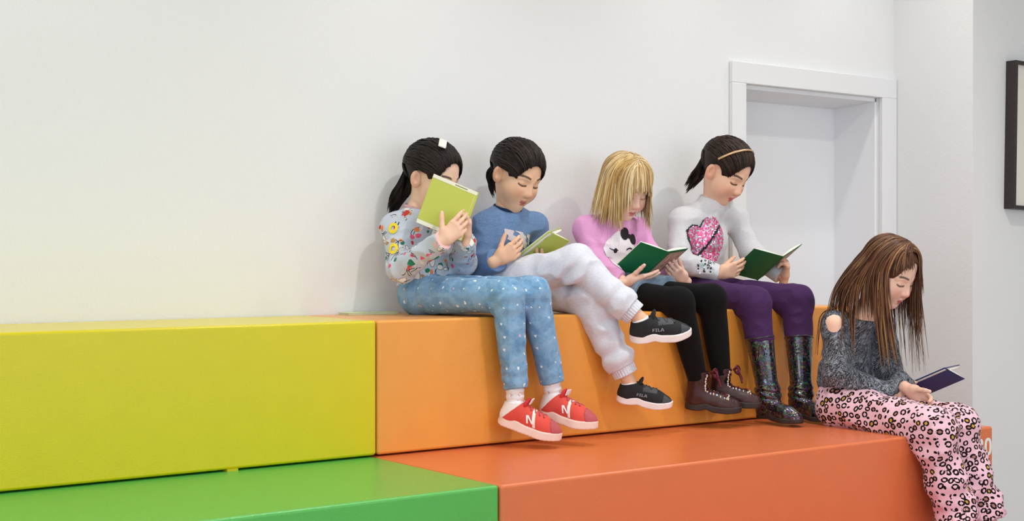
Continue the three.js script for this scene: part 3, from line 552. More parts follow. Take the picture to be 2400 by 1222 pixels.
function runner(P, F, side) {                     // coral running shoe
  const L = 0.205, t = 0.024, up = upperShape(t, 0.078, side), g = new THREE.Group(); g.name = 'shoe'; P.add(g); g.userData.label = 'coral running shoe with a white letter on its side';
  mesh('upper', place(net(cut(up, cone([0, 0.09, 0.026], [0, 0.075, 0.05], 0.024, 0.02)), 0.003), F), SNEAK.coral, g);
  mesh('sole', place(soleGeo(t, side, { toe: 0.012, heel: 0.012, back: 0.006, flare: 0.003, tread: 1 }), F), SNEAK.pale, g);
  const toe = keep(grow(up, 0.0016), half([0, 0.03, L * 0.86], [0, -0.5, -1])), heelc = keep(grow(up, 0.0016), half([0, 0.05, 0.036], [0, -0.75, 1]));
  mesh('toe_cap', place(net(cut(toe, { f: (x, y, z) => y - t * 0.6 }), 0.003), F), SNEAK.maroon, g);
  mesh('heel_counter', place(net(cut(heelc, { f: (x, y, z) => y - t * 0.6 }, cone([0, 0.1, 0.02], [0, 0.08, 0.05], 0.024, 0.02)), 0.003), F), SNEAK.white, g);
  const band = keep(grow(up, 0.0014), half([0, 0.04, L * 0.6], [0, 0.35, 1]), half([0, 0.04, L * 0.55], [0, -0.35, -1]), half([0, t + 0.004, 0], [0, -1, 0])); mesh('stripe', place(net(band, 0.0025), F), SNEAK.cream, g);
  const tong = ell([0, 0.083, 0.072], [0.022, 0.026, 0.008], [[1, 0, 0], nrm([0, 1, 0.2]), nrm([0, -0.2, 1])]);
  mesh('tongue', place(net(tong, 0.003), F), SNEAK.red, g);
  mesh('tongue_label', place(new RoundedBoxGeometry(0.026, 0.02, 0.003, 2, 0.001).rotateX(0.25).translate(0, 0.098, 0.086), F), SNEAK.white, g);
  const laces = []; for (let i = 0; i < 4; i++) { const z = 0.088 + i * 0.015, c = cordOn(up, [-2, -1, 0, 1, 2].map((k) => [k * 0.008, 0.07 - 0.004 * i, z + 0.004 * Math.abs(k)]), [0, -1, 0], 0.0024); if (c) laces.push(c); }
  if (laces.length) mesh('laces', place(mergeGeometries(laces), F), SNEAK.maroon, g);
  for (const k of [-1, 1]) { const d = decal(up, [k * 0.03, 0.05, 0.103], [0, 0.15, k > 0 ? -1 : 1], [0, 1, -0.35], [k, 0.25, 0], 0.031, 0.03, 40, 38, 0.0018, maskN); if (d.index.count) mesh('letter_mark', place(d, F), SNEAK.white, g); }
  return g;
}
function sock(P, an, kn, F, mat, len_ = 0.07) { const d = nrm(sub(kn, an)), s = keep(cone(toWorld(F.c, F.ax, F.s, [0, 0.055, 0.045]), add(an, d, len_ + 0.03), 0.0275, 0.0285, { fold: (t) => 0.0012 * Math.sin(t * 40) }), half(add(an, d, len_), d)); return mesh('sock', uvMetres(net(s, 0.004)), mat, P); }
const sockTex = canvasTex(128, 128, (c, w, h) => { seed = 61; c.fillStyle = '#f1f0f1'; c.fillRect(0, 0, w, h); for (let i = 0; i < 16; i++) { c.fillStyle = ['#d9a3ad', '#b9bcc4', '#d9c3a0'][i % 3]; c.save(); c.translate(rr(0, w), rr(0, h)); c.rotate(rnd() * 6); c.fillRect(-6, -2, 12, 3.5); c.restore(); } });
const denimTex = canvasTex(768, 768, (c, w, h) => {
  seed = 21; c.fillStyle = '#8ab0cf'; c.fillRect(0, 0, w, h);
  for (let i = 0; i < 900; i++) { c.fillStyle = rnd() < 0.5 ? 'rgba(150,185,215,0.10)' : 'rgba(55,105,155,0.10)'; c.beginPath(); c.ellipse(rr(0, w), rr(0, h), rr(10, 60), rr(6, 30), rnd() * 3, 0, 7); c.fill(); }
  for (let i = 0; i < 9000; i++) { c.fillStyle = rnd() < 0.5 ? 'rgba(205,222,238,0.25)' : 'rgba(45,85,130,0.22)'; c.fillRect(rr(0, w), rr(0, h), 1.4, rr(2, 6)); }
  for (let j = 0; j < 9; j++) for (let i = 0; i < 9; i++) { const x = (i + 0.25 + rr(0, 0.5) + (j % 2) * 0.5) * w / 9, y = (j + 0.3 + rr(0, 0.4)) * h / 9, r = rr(5, 10); c.fillStyle = rnd() < 0.25 ? 'rgba(225,180,205,0.8)' : 'rgba(232,238,240,0.85)'; for (let q = 0; q < 6; q++) { c.beginPath(); c.arc(x + rr(-r, r) * 0.6, y + rr(-r, r) * 0.6, r * rr(0.3, 0.65), 0, 7); c.fill(); } }
});
const sweatTex = canvasTex(1024, 1024, (c, w, h) => {
  seed = 33; c.fillStyle = '#c3cbd8'; c.fillRect(0, 0, w, h);
  for (let i = 0; i < 5000; i++) { c.fillStyle = rnd() < 0.5 ? 'rgba(225,230,238,0.3)' : 'rgba(140,155,185,0.25)'; c.fillRect(rr(0, w), rr(0, h), 2, 5); }
  const spot = (x, y, f) => { for (const dx of [-w, 0, w]) for (const dy of [-h, 0, h]) { c.save(); c.translate(x + dx, y + dy); f(); c.restore(); } };
  for (let i = 0; i < 140; i++) {
    const x = rr(0, w), y = rr(0, h), k = i % 9, a = rnd() * 6.28, r = rr(20, 44), cc = ['#33343c', '#e9e6e2', '#e2607a', '#e88a52', '#2f7d63', '#4a4d58', '#b98f5e', '#f0ece6', '#c9413f'][i % 9];
    const pts = []; for (let q = 0; q < 7; q++) pts.push([rr(0.5, 1), rr(0.4, 0.9)]);
    spot(x, y, () => { c.rotate(a); c.fillStyle = c.strokeStyle = cc; c.lineWidth = 7;
      if (k < 2 || k === 5) { c.beginPath(); c.moveTo(-r * 1.5, 0); c.quadraticCurveTo(0, -r, r * 1.5, r * 0.3); c.stroke(); c.beginPath(); c.moveTo(-r, r * 0.4); c.lineTo(r, -r * 0.2); c.stroke(); }
      else if (k === 7) { c.beginPath(); c.ellipse(0, 0, r * 1.2, r * 0.7, 0, 0, 7); c.fill(); c.strokeStyle = '#3a3b44'; c.lineWidth = 4; c.stroke(); }
      else { c.beginPath(); pts.forEach(([p, q], n) => c.lineTo(Math.cos(n * 0.9) * r * p, Math.sin(n * 0.9) * r * q)); c.fill(); } });
  }
});
{
  const base = [0.42, 1.2, 0.2], P = person('child in pale patterned sweatshirt and dotted jeans holding a lime green book to the face', base);
  const psi = 0.3, left = [Math.cos(psi), 0, -Math.sin(psi)], hip = [0.39, 1.265, 0.14];
  const J = { left, hip, waist: [0.379, 1.334, 0.12], chest: [0.363, 1.432, 0.125], neck: [0.355, 1.54, 0.14], shR: [0.284, 1.476, 0.11], shL: [0.483, 1.484, 0.11], elR: [0.248, 1.347, 0.2], elL: [0.485, 1.369, 0.2], wrR: [0.288, 1.437, 0.38], wrL: [0.408, 1.444, 0.33],
    hpR: add(hip, left, -0.05), hpL: add(hip, left, 0.05), knR: [0.448, 1.265, 0.5], knL: [0.547, 1.273, 0.5], anR: [0.469, 0.93, 0.52], anL: [0.619, 0.945, 0.52] };
  const head = makeHead([0.387, 1.645, 0.17], 0.36, 0.36, 0, 1.04), skin = '#edc6ac', blush = '#d98b78';
  const hands = [handShape(J.wrR, [0.62, 0.55, 0.2], [0.45, 0.1, -0.85], 1, { curl: [0.22, 0.28, 0.34, 0.42], thumb: [0.9, 0.3, 0.1], size: 1 }), handShape(J.wrL, [0.1, 0.9, 0.1], [-0.8, 0, -0.4], -1, { size: 0.95 })];
  mesh('body', bodyGeo(J, head, { skin, lip: '#c46a66', brow: '#2b1d17', blush }, hands, skin, blush), skinMat(), P);
  const hc = ['#17100e', '#231814', '#100c0b', '#2e201a'];
  const hair = [capGeo(head, 0.006, { c: [0, -0.045, 0.1], r: [0.075, 0.124, 0.078] }, hc), ...combed(head, [0.0, 0.005, -0.1], 800, hc, { line: { c: [0, -0.045, 0.1], r: [0.075, 0.124, 0.078] } })];
  const k0 = toWorld(head.c, head.ax, head.s, [0, 0.0, -0.1]);
  hair.push(...bundle([k0, [0.329, 1.613, 0.09], [0.315, 1.572, 0.06], [0.295, 1.53, 0.06]], (t) => 0.012 + 0.016 * Math.sin(Math.min(1, t * 1.2) * 2.6), 260, hc));
  mesh('hair', joinHair(hair), hairMat(), P);
  const clip = toWorld(head.c, head.ax, head.s, ellDir(nrm([-0.3, 0.92, 0.34]), 0.016)), cax = frame3(dirOf2(head, [0.75, 0.35, -0.6]), dirOf2(head, [-0.3, 0.92, 0.34]));
  mesh('hair_clip', new RoundedBoxGeometry(0.026, 0.006, 0.05, 3, 0.003).applyMatrix4(matOf(clip, cax, 1)), new THREE.MeshStandardMaterial({ color: S('#e9e3dc'), roughness: 0.5 }), P);
  // sweatshirt
  const tor = blend(0.035, cone(add(hip, [0, 0.012, 0]), J.waist, 0.077, 0.072, { w: left, k: 1.22 }), cone(J.waist, J.chest, 0.072, 0.07, { w: left, k: 1.28 }), cone(J.chest, add(J.neck, [0, -0.02, 0]), 0.064, 0.044, { w: left, k: 1.3 }), cone(J.shR, J.shL, 0.04, 0.04), cone(add(J.neck, [0, -0.028, 0]), J.shR, 0.04, 0.038), cone(add(J.neck, [0, -0.028, 0]), J.shL, 0.04, 0.038));
  let top = keep(tor, half(add(J.neck, [0, 0.008, 0]), [0, 1, 0.25]), half(add(hip, [-0.02, -0.045, -0.02]), nrm([-0.15, -1, 0.35])));
  top = blend(0.03, top, sleeve(J.shR, J.elR, J.wrR, 0.043, 0.04, 0.03), sleeve(J.shL, J.elL, J.wrL, 0.043, 0.04, 0.03));
  top = rough(top, sum(folds(0.004, [16, 26, 16], 1), gather(J.elR, sub(J.wrR, J.elR), 0.05, 0.005, 150), gather(J.waist, [0, 1, 0], 0.09, 0.004, 110)));
  mesh('sweatshirt', uvMetres(net(top, 0.006)), cloth(sweatTex, 0.34), P);
  mesh('wristband', net(wristband(J.elR, add(J.wrR, nrm(sub(J.wrR, J.elR)), 0.004), 0.0315), 0.003), cloth(null, 1, { color: '#e6bdbb' }), P);
  const neckRing = new THREE.TorusGeometry(0.044, 0.006, 10, 40).scale(1.12, 1, 1).rotateX(Math.PI / 2 + 0.25).rotateY(psi).translate(...add(J.neck, [0, 0.006, 0])); mesh('collar', neckRing, cloth(null, 1, { color: '#e8bcc0' }), P);
  const ring = (px) => { const n = nrm([-0.65, 0.1, 0.7]); return decal(top, add(px, n, 0.0), cross([0, 1, 0], n), [0, 1, 0], n, 0.03, 0.036, 44, 52, 0.003, (a, b) => { const q = Math.hypot((a - 0.5) * 2, (b - 0.5) * 2); return q < 1 && q > 0.42; }); };
  const yel = new THREE.MeshStandardMaterial({ color: S('#e9cf2e'), roughness: 0.8 });
  mesh('patch', ring([0.261, 1.475, 0.14]), yel, P); mesh('patch', ring([0.244, 1.409, 0.17]), yel, P);
  // jeans
  const leg = (hp, kn, an, e) => keep(blend(0.03, cone(hp, kn, 0.063, 0.049), cone(kn, add(an, sub(an, kn), 0.1), 0.048, 0.031, { belly: 0.003 })), half(add(an, nrm(sub(kn, an)), e), sub(an, kn)));
  let jeans = blend(0.02, leg(J.hpR, J.knR, J.anR, 0.052), leg(J.hpL, J.knL, J.anL, 0.048)); jeans = blend(0.04, jeans, cone(hip, J.waist, 0.07, 0.06, { w: left, k: 1.25 }));
  jeans = keep(jeans, half(J.waist, [0, 1, 0]));
  jeans = rough(jeans, sum(folds(0.0022, [20, 20, 26], 3), gather(add(J.knR, [-0.01, -0.02, -0.02]), [0.2, 0.8, -0.5], 0.055, 0.0055, 200), gather(add(J.knL, [-0.01, -0.02, -0.02]), [0.2, 0.8, -0.5], 0.055, 0.0055, 200, 1), gather(J.hpR, sub(J.knR, J.hpR), 0.08, 0.006, 120), gather(mix(J.knR, J.anR, 0.75), sub(J.anR, J.knR), 0.05, 0.003, 180)));
  mesh('jeans', uvMetres(net(jeans, 0.006)), cloth(denimTex, 0.42, { rough: 0.95 }), P);
  const FR = footFrame(J.anR, [0.62, -0.32, 0.78], [0.1, 1, 0.2], 1.0), FL = footFrame(J.anL, [0.4, -0.2, 0.9], [0.1, 1, 0.2], 1.0), sm = cloth(sockTex, 0.09);
  sock(P, J.anR, J.knR, FR, sm, 0.075); sock(P, J.anL, J.knL, FL, sm, 0.075);
  runner(P, FR, -1); runner(P, FL, 1);
  settle(P);
  // the lime book
  const lime = new THREE.MeshStandardMaterial({ color: S('#b9c04e'), roughness: 0.6 });
  const band = new THREE.MeshStandardMaterial({ transparent: true, roughness: 0.6, side: THREE.DoubleSide, polygonOffset: true, map: canvasTex(256, 340, (c, w, h) => { c.clearRect(0, 0, w, h); c.fillStyle = '#e4e3cf'; c.fillRect(0, 0, w, 26); c.fillRect(0, h - 24, w, 24); c.fillStyle = '#8d8d55'; c.fillRect(60, h - 16, 70, 8); }) });
  const tl = [0.308, 1.648, 0.298], tr = [0.442, 1.59, 0.35], bl = [0.243, 1.495, 0.296], up = sub(tl, bl), A = sub(tl, tr), spc = add(tr, up, -0.5);
  openBook('reading_book', 'lime green book held upright in front of the face of the child in dotted jeans', spc, up, A, add(nrm(A).map((q) => q * 0.45), [0.31, -0.1, -0.9]), len(A), len(up), { cover: lime, titleA: band, pageA: pageTex(5, ['#cfe0e8', '#d88a6a', '#86b06a', '#e2c568']), pageB: pageTex(6, ['#e8dcc8', '#6a8ab0', '#c86a6a']), group: 'books being read' });
}

// ---------------------------------------------------------------- child in blue top and pale joggers, legs crossed
function trainer(P, F, side) {                    // black knit trainer on a white sole
  const L = 0.205, t = 0.022, up = upperShape(t, 0.072, side), g = new THREE.Group(); g.name = 'shoe'; P.add(g); g.userData.label = 'black trainer with white sole';
  const collar = cone([0, 0.092, 0.024], [0, 0.074, 0.05], 0.023, 0.02);
  mesh('upper', place(net(cut(up, collar), 0.003), F), SNEAK.black, g);
  mesh('lining', place(net(keep(cone([0, 0.04, 0.04], [0, 0.09, 0.036], 0.0265, 0.0275), half([0, 0.076, 0.03], [0, 1, -0.35])), 0.003), F), SNEAK.sock, g);
  mesh('sole', place(soleGeo(t, side, { toe: 0.014, heel: 0.006, arch: 0.006, back: 0.006 }), F), SNEAK.foam, g);
  const toe = keep(grow(up, 0.0015), half([0, 0.03, L * 0.8], [0, 0.1, -1]), half([0, 0.048, L * 0.9], [0, 1, 0.5]));
  mesh('toe_cap', place(net(cut(toe, { f: (x, y, z) => y - t * 0.7 }), 0.003), F), SNEAK.grey, g);
  const tong = ell([0, 0.078, 0.076], [0.019, 0.03, 0.0075], [[1, 0, 0], nrm([0, 1, 0.35]), nrm([0, -0.35, 1])]);
  mesh('tongue', place(net(tong, 0.003), F), SNEAK.black, g);
  const laces = []; for (let i = 0; i < 5; i++) { const z = 0.088 + i * 0.013, c = cordOn(up, [-2, -1, 0, 1, 2].map((k) => [k * 0.009, 0.07, z + 0.003 * k * (i % 2 ? 1 : -1)]), [0, -1, 0], 0.0026); if (c) laces.push(c); }
  if (laces.length) mesh('laces', place(mergeGeometries(laces), F), SNEAK.grey, g);
  const ov = keep(grow(up, 0.001), half([0, 0.05, 0.086], [0, 0.2, -1]), half([0, 0.05, 0.14], [0, -0.3, 1]), half([0, 0.056, 0.1], [0, -1, 0])); mesh('eyestay', place(net(ov, 0.0028), F), SNEAK.grey, g);
  for (const k of [-1, 1]) { const d = decal(up, [k * 0.03, 0.044, 0.088], [0, 0, k > 0 ? -1 : 1], [0, 1, 0], [k, 0.15, 0], 0.042, 0.012, 60, 18, 0.0014, maskFila); if (d.index.count) mesh('lettering', place(d, F), new THREE.MeshStandardMaterial({ color: S('#8b8f98'), roughness: 0.5 }), g); }
  return g;
}
const joggerTex = heather('#e6e7ef', '#cfd2de', 1.1, 71), blueTex = heather('#7c99c2', '#6280ac', 1.0, 75);
{
  const base = [0.72, 1.2, 0.2], P = person('child in blue t-shirt and pale grey joggers sitting with legs crossed', base);
  const psi = 0.32, left = [Math.cos(psi), 0, -Math.sin(psi)], hip = [0.671, 1.286, 0.14];
  const J = { left, hip, waist: [0.673, 1.347, 0.13], chest: [0.685, 1.445, 0.15], neck: [0.689, 1.546, 0.17], shR: [0.618, 1.49, 0.15], shL: [0.827, 1.493, 0.13], elR: [0.58, 1.35, 0.17], elL: [0.897, 1.33, 0.1], wrR: [0.574, 1.376, 0.27], wrL: [0.82, 1.364, 0.2],
    hpR: add(hip, left, -0.05), hpL: add(hip, left, 0.06), knR: [0.755, 1.365, 0.45], knL: [0.812, 1.257, 0.445], anR: [0.913, 1.181, 0.6], anL: [0.923, 0.969, 0.53] };
  const head = makeHead([0.695, 1.662, 0.21], 0.12, 0.5, -0.1, 1.03), skin = '#e9bd9c', blush = '#cf8468';
  const hands = [handShape(J.wrR, [0.72, 0.42, 0.25], [0.45, 0.25, -0.8], 1, { curl: [0.25, 0.3, 0.35, 0.4], thumb: [0.7, 0.3, 0.1] }), handShape(J.wrL, [-0.5, 0.1, 0.3], [0, 0.9, 0.1], -1, {})];
  mesh('body', bodyGeo(J, head, { skin, lip: '#b9605c', brow: '#1f1510', blush }, hands, skin, blush), skinMat(), P);
  const hc = ['#1a1210', '#271b16', '#120e0c', '#33241d'];
  const hair = [capGeo(head, 0.006, { c: [0, -0.05, 0.1], r: [0.076, 0.124, 0.08] }, hc), ...combed(head, [0.0, -0.01, -0.1], 850, hc, { lift: 0.3, line: { c: [0, -0.05, 0.1], r: [0.076, 0.124, 0.08] } })];
  const k0 = toWorld(head.c, head.ax, head.s, [0, -0.015, -0.098]);
  hair.push(...bundle([k0, add(k0, [-0.01, -0.045, -0.02]), add(k0, [0, -0.1, -0.01])], (t) => 0.01 + 0.012 * Math.sin(Math.min(1, t * 1.2) * 2.6), 170, hc));
  mesh('hair', joinHair(hair), hairMat(), P);
  const tor = blend(0.035, cone(hip, J.waist, 0.076, 0.072, { w: left, k: 1.2 }), cone(J.waist, J.chest, 0.072, 0.068, { w: left, k: 1.28 }), cone(J.chest, add(J.neck, [0, -0.02, 0]), 0.062, 0.044, { w: left, k: 1.3 }), cone(J.shR, J.shL, 0.04, 0.04), cone(add(J.neck, [0, -0.028, 0]), J.shR, 0.04, 0.038), cone(add(J.neck, [0, -0.028, 0]), J.shL, 0.04, 0.038));
  let top = keep(tor, half(add(J.neck, [0, 0.006, 0]), [0, 1, 0.3]));
  const elbowCut = (a, b) => keep(cone(a, add(b, sub(b, a), 0.35), 0.044, 0.043), half(b, sub(b, a)));
  top = blend(0.028, top, sleeve(J.shR, J.elR, add(J.wrR, nrm(sub(J.wrR, J.elR)), -0.006), 0.044, 0.042, 0.036), sleeve(J.shL, J.elL, mix(J.elL, J.wrL, 0.6), 0.044, 0.041, 0.036));
  top = rough(top, sum(folds(0.0042, [15, 24, 15], 5), gather(J.waist, [0, 1, 0], 0.09, 0.005, 100)));
  mesh('t_shirt', uvMetres(net(top, 0.006)), cloth(blueTex, 0.2), P);
  const F2 = [Math.sin(psi), 0, Math.cos(psi)], cuffc = new THREE.MeshStandardMaterial({ color: S('#d8ccd0'), roughness: 0.9 });
  const star = decal(top, add(J.chest, F2, 0.07), left, [0, 1, 0], F2, 0.16, 0.1, 110, 70, 0.0012, (a, b) => { const x = (a - 0.5) * 2, y = (b - 0.5) * 2 + 0.25 * x; return Math.abs(y) < 0.5 && Math.abs(x) < 0.85 && Math.sin(x * 9 + y * 4) + 0.6 * Math.sin(y * 13 - x * 5) > -0.35; });
  mesh('print', star, cuffc, P);
  mesh('collar', new THREE.TorusGeometry(0.044, 0.005, 10, 40).scale(1.12, 1, 1).rotateX(Math.PI / 2 + 0.3).rotateY(psi).translate(...add(J.neck, [0, 0.004, 0])), cloth(null, 1, { color: '#1f3c66' }), P);
  // joggers: loose legs gathered into ribbed cuffs
  const shin = (kn, an, r0, r1, e) => { const d = nrm(sub(an, kn)), end = add(an, d, -e); return keep(cone(kn, add(end, d, 0.03), r0, r1, { fold: (t) => 0.004 * Math.sin(t * 26) * sstep(0.3, 0.8, t) }), half(end, d)); };
  let jog = blend(0.03, cone(J.hpR, J.knR, 0.07, 0.058), shin(J.knR, J.anR, 0.057, 0.047, 0.06)), jogL = blend(0.03, cone(J.hpL, J.knL, 0.068, 0.058), shin(J.knL, J.anL, 0.057, 0.048, 0.065));
  jog = blend(0.012, jog, jogL, keep(cone(hip, J.waist, 0.074, 0.066, { w: left, k: 1.2 }), half(add(J.waist, [0, -0.005, 0]), [0, 1, 0])));
  jog = rough(jog, sum(folds(0.0055, [17, 17, 17], 9), gather(add(J.knR, [-0.03, -0.05, 0]), [0.8, -0.4, 0.2], 0.06, 0.008, 130), gather(mix(J.knR, J.anR, 0.75), sub(J.anR, J.knR), 0.06, 0.004, 140), gather(mix(J.knL, J.anL, 0.7), sub(J.anL, J.knL), 0.07, 0.006, 110)));
  mesh('joggers', uvMetres(net(jog, 0.006)), cloth(joggerTex, 0.16), P);
  const cuff = (kn, an, e) => { const d = nrm(sub(an, kn)), a = add(an, d, -e - 0.012), b = add(an, d, -e + 0.03), w = frame3(d, [0.2, 0.3, 0.9]); return keep(cone(a, add(b, d, 0.04), 0.0415, 0.039, { fold: (t, x, y, z) => 0.0012 * Math.sin(26 * Math.atan2(x * w[0][0] + y * w[0][1] + z * w[0][2], x * w[1][0] + y * w[1][1] + z * w[1][2])) }), half(b, d), half(a, d.map((q) => -q))); };
  for (const [k, a, e] of [[J.knR, J.anR, 0.06], [J.knL, J.anL, 0.065]]) mesh('cuff', uvMetres(net(cuff(k, a, e), 0.0032)), cloth(joggerTex, 0.16), P);
  const FR = footFrame(J.anR, [0.86, 0.05, 0.5], [-0.12, 1, 0.15], 1.0, 0.07), FL = footFrame(J.anL, [0.8, -0.16, 0.6], [0.05, 1, 0.2], 0.9, 0.07);
  for (const F of [FR, FL]) trainer(P, F, F === FR ? -1 : 1);
  settle(P);
  const lime = new THREE.MeshStandardMaterial({ color: S('#b6cb60'), roughness: 0.65 });
  const spA = [0.743, 1.47, 0.33], spB = [0.678, 1.369, 0.202], up = sub(spA, spB), c = mix(spA, spB, 0.5), A = sub([0.86, 1.438, 0.296], spA);
  openBook('reading_book', 'light green book open on the raised knee of the child in joggers', c, up, A, add(nrm(A).map((q) => q * 0.85), [0.03, 0.35, -0.28]), 0.12, len(up), { cover: lime, pageA: pageTex(8, ['#cfe0a8', '#94b23c', '#86b06a', '#e2c568']), pageB: pageTex(9, ['#e8dcc8', '#6a8ab0', '#94b23c']), group: 'books being read' });
}

const coverPic = (sd, cs) => new THREE.MeshStandardMaterial({ transparent: true, roughness: 0.5, side: THREE.DoubleSide, map: canvasTex(256, 340, (c, w, h) => { seed = sd; c.clearRect(0, 0, w, h); c.fillStyle = cs[0]; c.fillRect(14, 16, w - 60, h - 40); for (let i = 0; i < 30; i++) { c.fillStyle = cs[1 + i % (cs.length - 1)]; c.beginPath(); c.ellipse(rr(34, w - 66), rr(36, h - 50), rr(8, 22), rr(6, 20), rnd() * 3, 0, 7); c.fill(); } }) });
// ---------------------------------------------------------------- blonde child in pink top, denim skirt, black tights, dark red boots
const pinkTex = heather('#f0b2de', '#e89fd2', 0.8, 81), skirtTex = canvasTex(256, 256, (c, w, h) => { seed = 83; c.fillStyle = '#7f93a6'; c.fillRect(0, 0, w, h); for (let i = 0; i < 3000; i++) { c.fillStyle = rnd() < 0.5 ? 'rgba(190,205,220,0.3)' : 'rgba(50,70,95,0.3)'; c.fillRect(rr(0, w), rr(0, h), 1.5, 5); } });
const bootM = { skin: new THREE.MeshPhysicalMaterial({ color: S('#330a0b'), roughness: 0.45, clearcoat: 0.12, clearcoatRoughness: 0.3, bumpMap: rep(plasterBump, 6), bumpScale: 0.0008 }), sole: new THREE.MeshStandardMaterial({ color: S('#2a2422'), roughness: 0.6 }), lace: new THREE.MeshStandardMaterial({ color: S('#5c1626'), roughness: 0.85 }), gem: new THREE.MeshPhysicalMaterial({ color: S('#f3ead2'), roughness: 0.12, metalness: 0.55 }), gemB: new THREE.MeshPhysicalMaterial({ color: S('#cfe0f2'), roughness: 0.1, metalness: 0.5 }) };
function laceBoot(P, F, side) {
  const L = 0.205, t = 0.02, g = new THREE.Group(); g.name = 'boot'; P.add(g); g.userData.label = 'dark red lace-up ankle boot set with pale gems';
  const X = [1, 0, 0];
  let up = blend(0.012, upperShape(t, 0.1, side), cone([0, 0.06, 0.04], [0, 0.16, 0.037], 0.032, 0.039));
  up = keep(up, half([0, 0.138, 0.03], [0, 1, -0.1])); up = cut(up, { f: (x, y, z) => y - t * 0.6 });
  const open = cut(up, cone([0, 0.1, 0.036], [0, 0.2, 0.034], 0.029, 0.034));
  mesh('upper', place(uvMetres(net(open, 0.0032)), F), bootM.skin, g);
  mesh('sole', place(soleGeo(t, side, { toe: 0.008, heel: 0.003, arch: 0.008 }), F), bootM.sole, g);
  const tp = keep(grow(up, 0.0015), half([0, 0, L * 0.74], [0, 0.35, -1])); mesh('toe_cap', place(uvMetres(net(cut(tp, { f: (x, y, z) => y - t * 0.7 }), 0.003)), F), bootM.skin, g);
  const front = (q) => { const y = 0.135 - 0.085 * q, z = 0.075 + 0.055 * q * q + 0.01 * q; return [y, z]; };   // line up the instep
  const d = nrm([0, -0.55, -0.85]), cords = [];
  for (let i = 0; i < 6; i++) { const [y, z] = front(i / 5.5); const c = cordOn(up, [-3, -2, -1, 0, 1, 2, 3].map((k) => [k * 0.0065, y + 0.0016 * k * (i % 2 ? 1 : -1), z]), d, 0.0038); if (c) cords.push(c); }
  for (const k of [-1, 1]) cords.push(bar([[k * 0.006, 0.137, 0.085], [k * 0.03, 0.15, 0.098], [k * 0.045, 0.132, 0.108], [k * 0.02, 0.128, 0.096], [0, 0.132, 0.09]], 0.0042, 30), bar([[0, 0.133, 0.09], [k * 0.022, 0.118, 0.112], [k * 0.036, 0.096, 0.122]], 0.004, 16));
  mesh('laces', place(mergeGeometries(cords), F), bootM.lace, g);
  seed = 91; const gem = new THREE.OctahedronGeometry(1, 1), lists = [[], []];
  for (const k of [-1, 1]) for (let i = 0; i < 15; i++) { const [y, z] = front(i / 14 * 1.02); const h = march(up, [k * (0.021 + rr(-0.002, 0.003)) - d[0] * 0.06, y - d[1] * 0.06 + rr(-0.002, 0.002), z - d[2] * 0.06], d, 0.14); if (h) lists[rnd() < 0.3 ? 1 : 0].push(gem.clone().scale(...[rr(0.004, 0.0066), rr(0.004, 0.0066), rr(0.003, 0.005)]).rotateZ(rnd() * 3).translate(...h)); }
  for (let i = 0; i < 10; i++) { const a = -1 + i / 4.5, h = march(up, [a * 0.024, 0.1, L * 0.72 - 0.008 * (1 - a * a) * -1], [0, -1, 0], 0.1); if (h) lists[0].push(gem.clone().scale(0.0036, 0.003, 0.0036).translate(...h)); }
  lists.forEach((l, i) => { if (l.length) mesh('gems', place(mergeGeometries(l), F), i ? bootM.gemB : bootM.gem, g).userData.kind = 'stuff'; });
  return g;
}
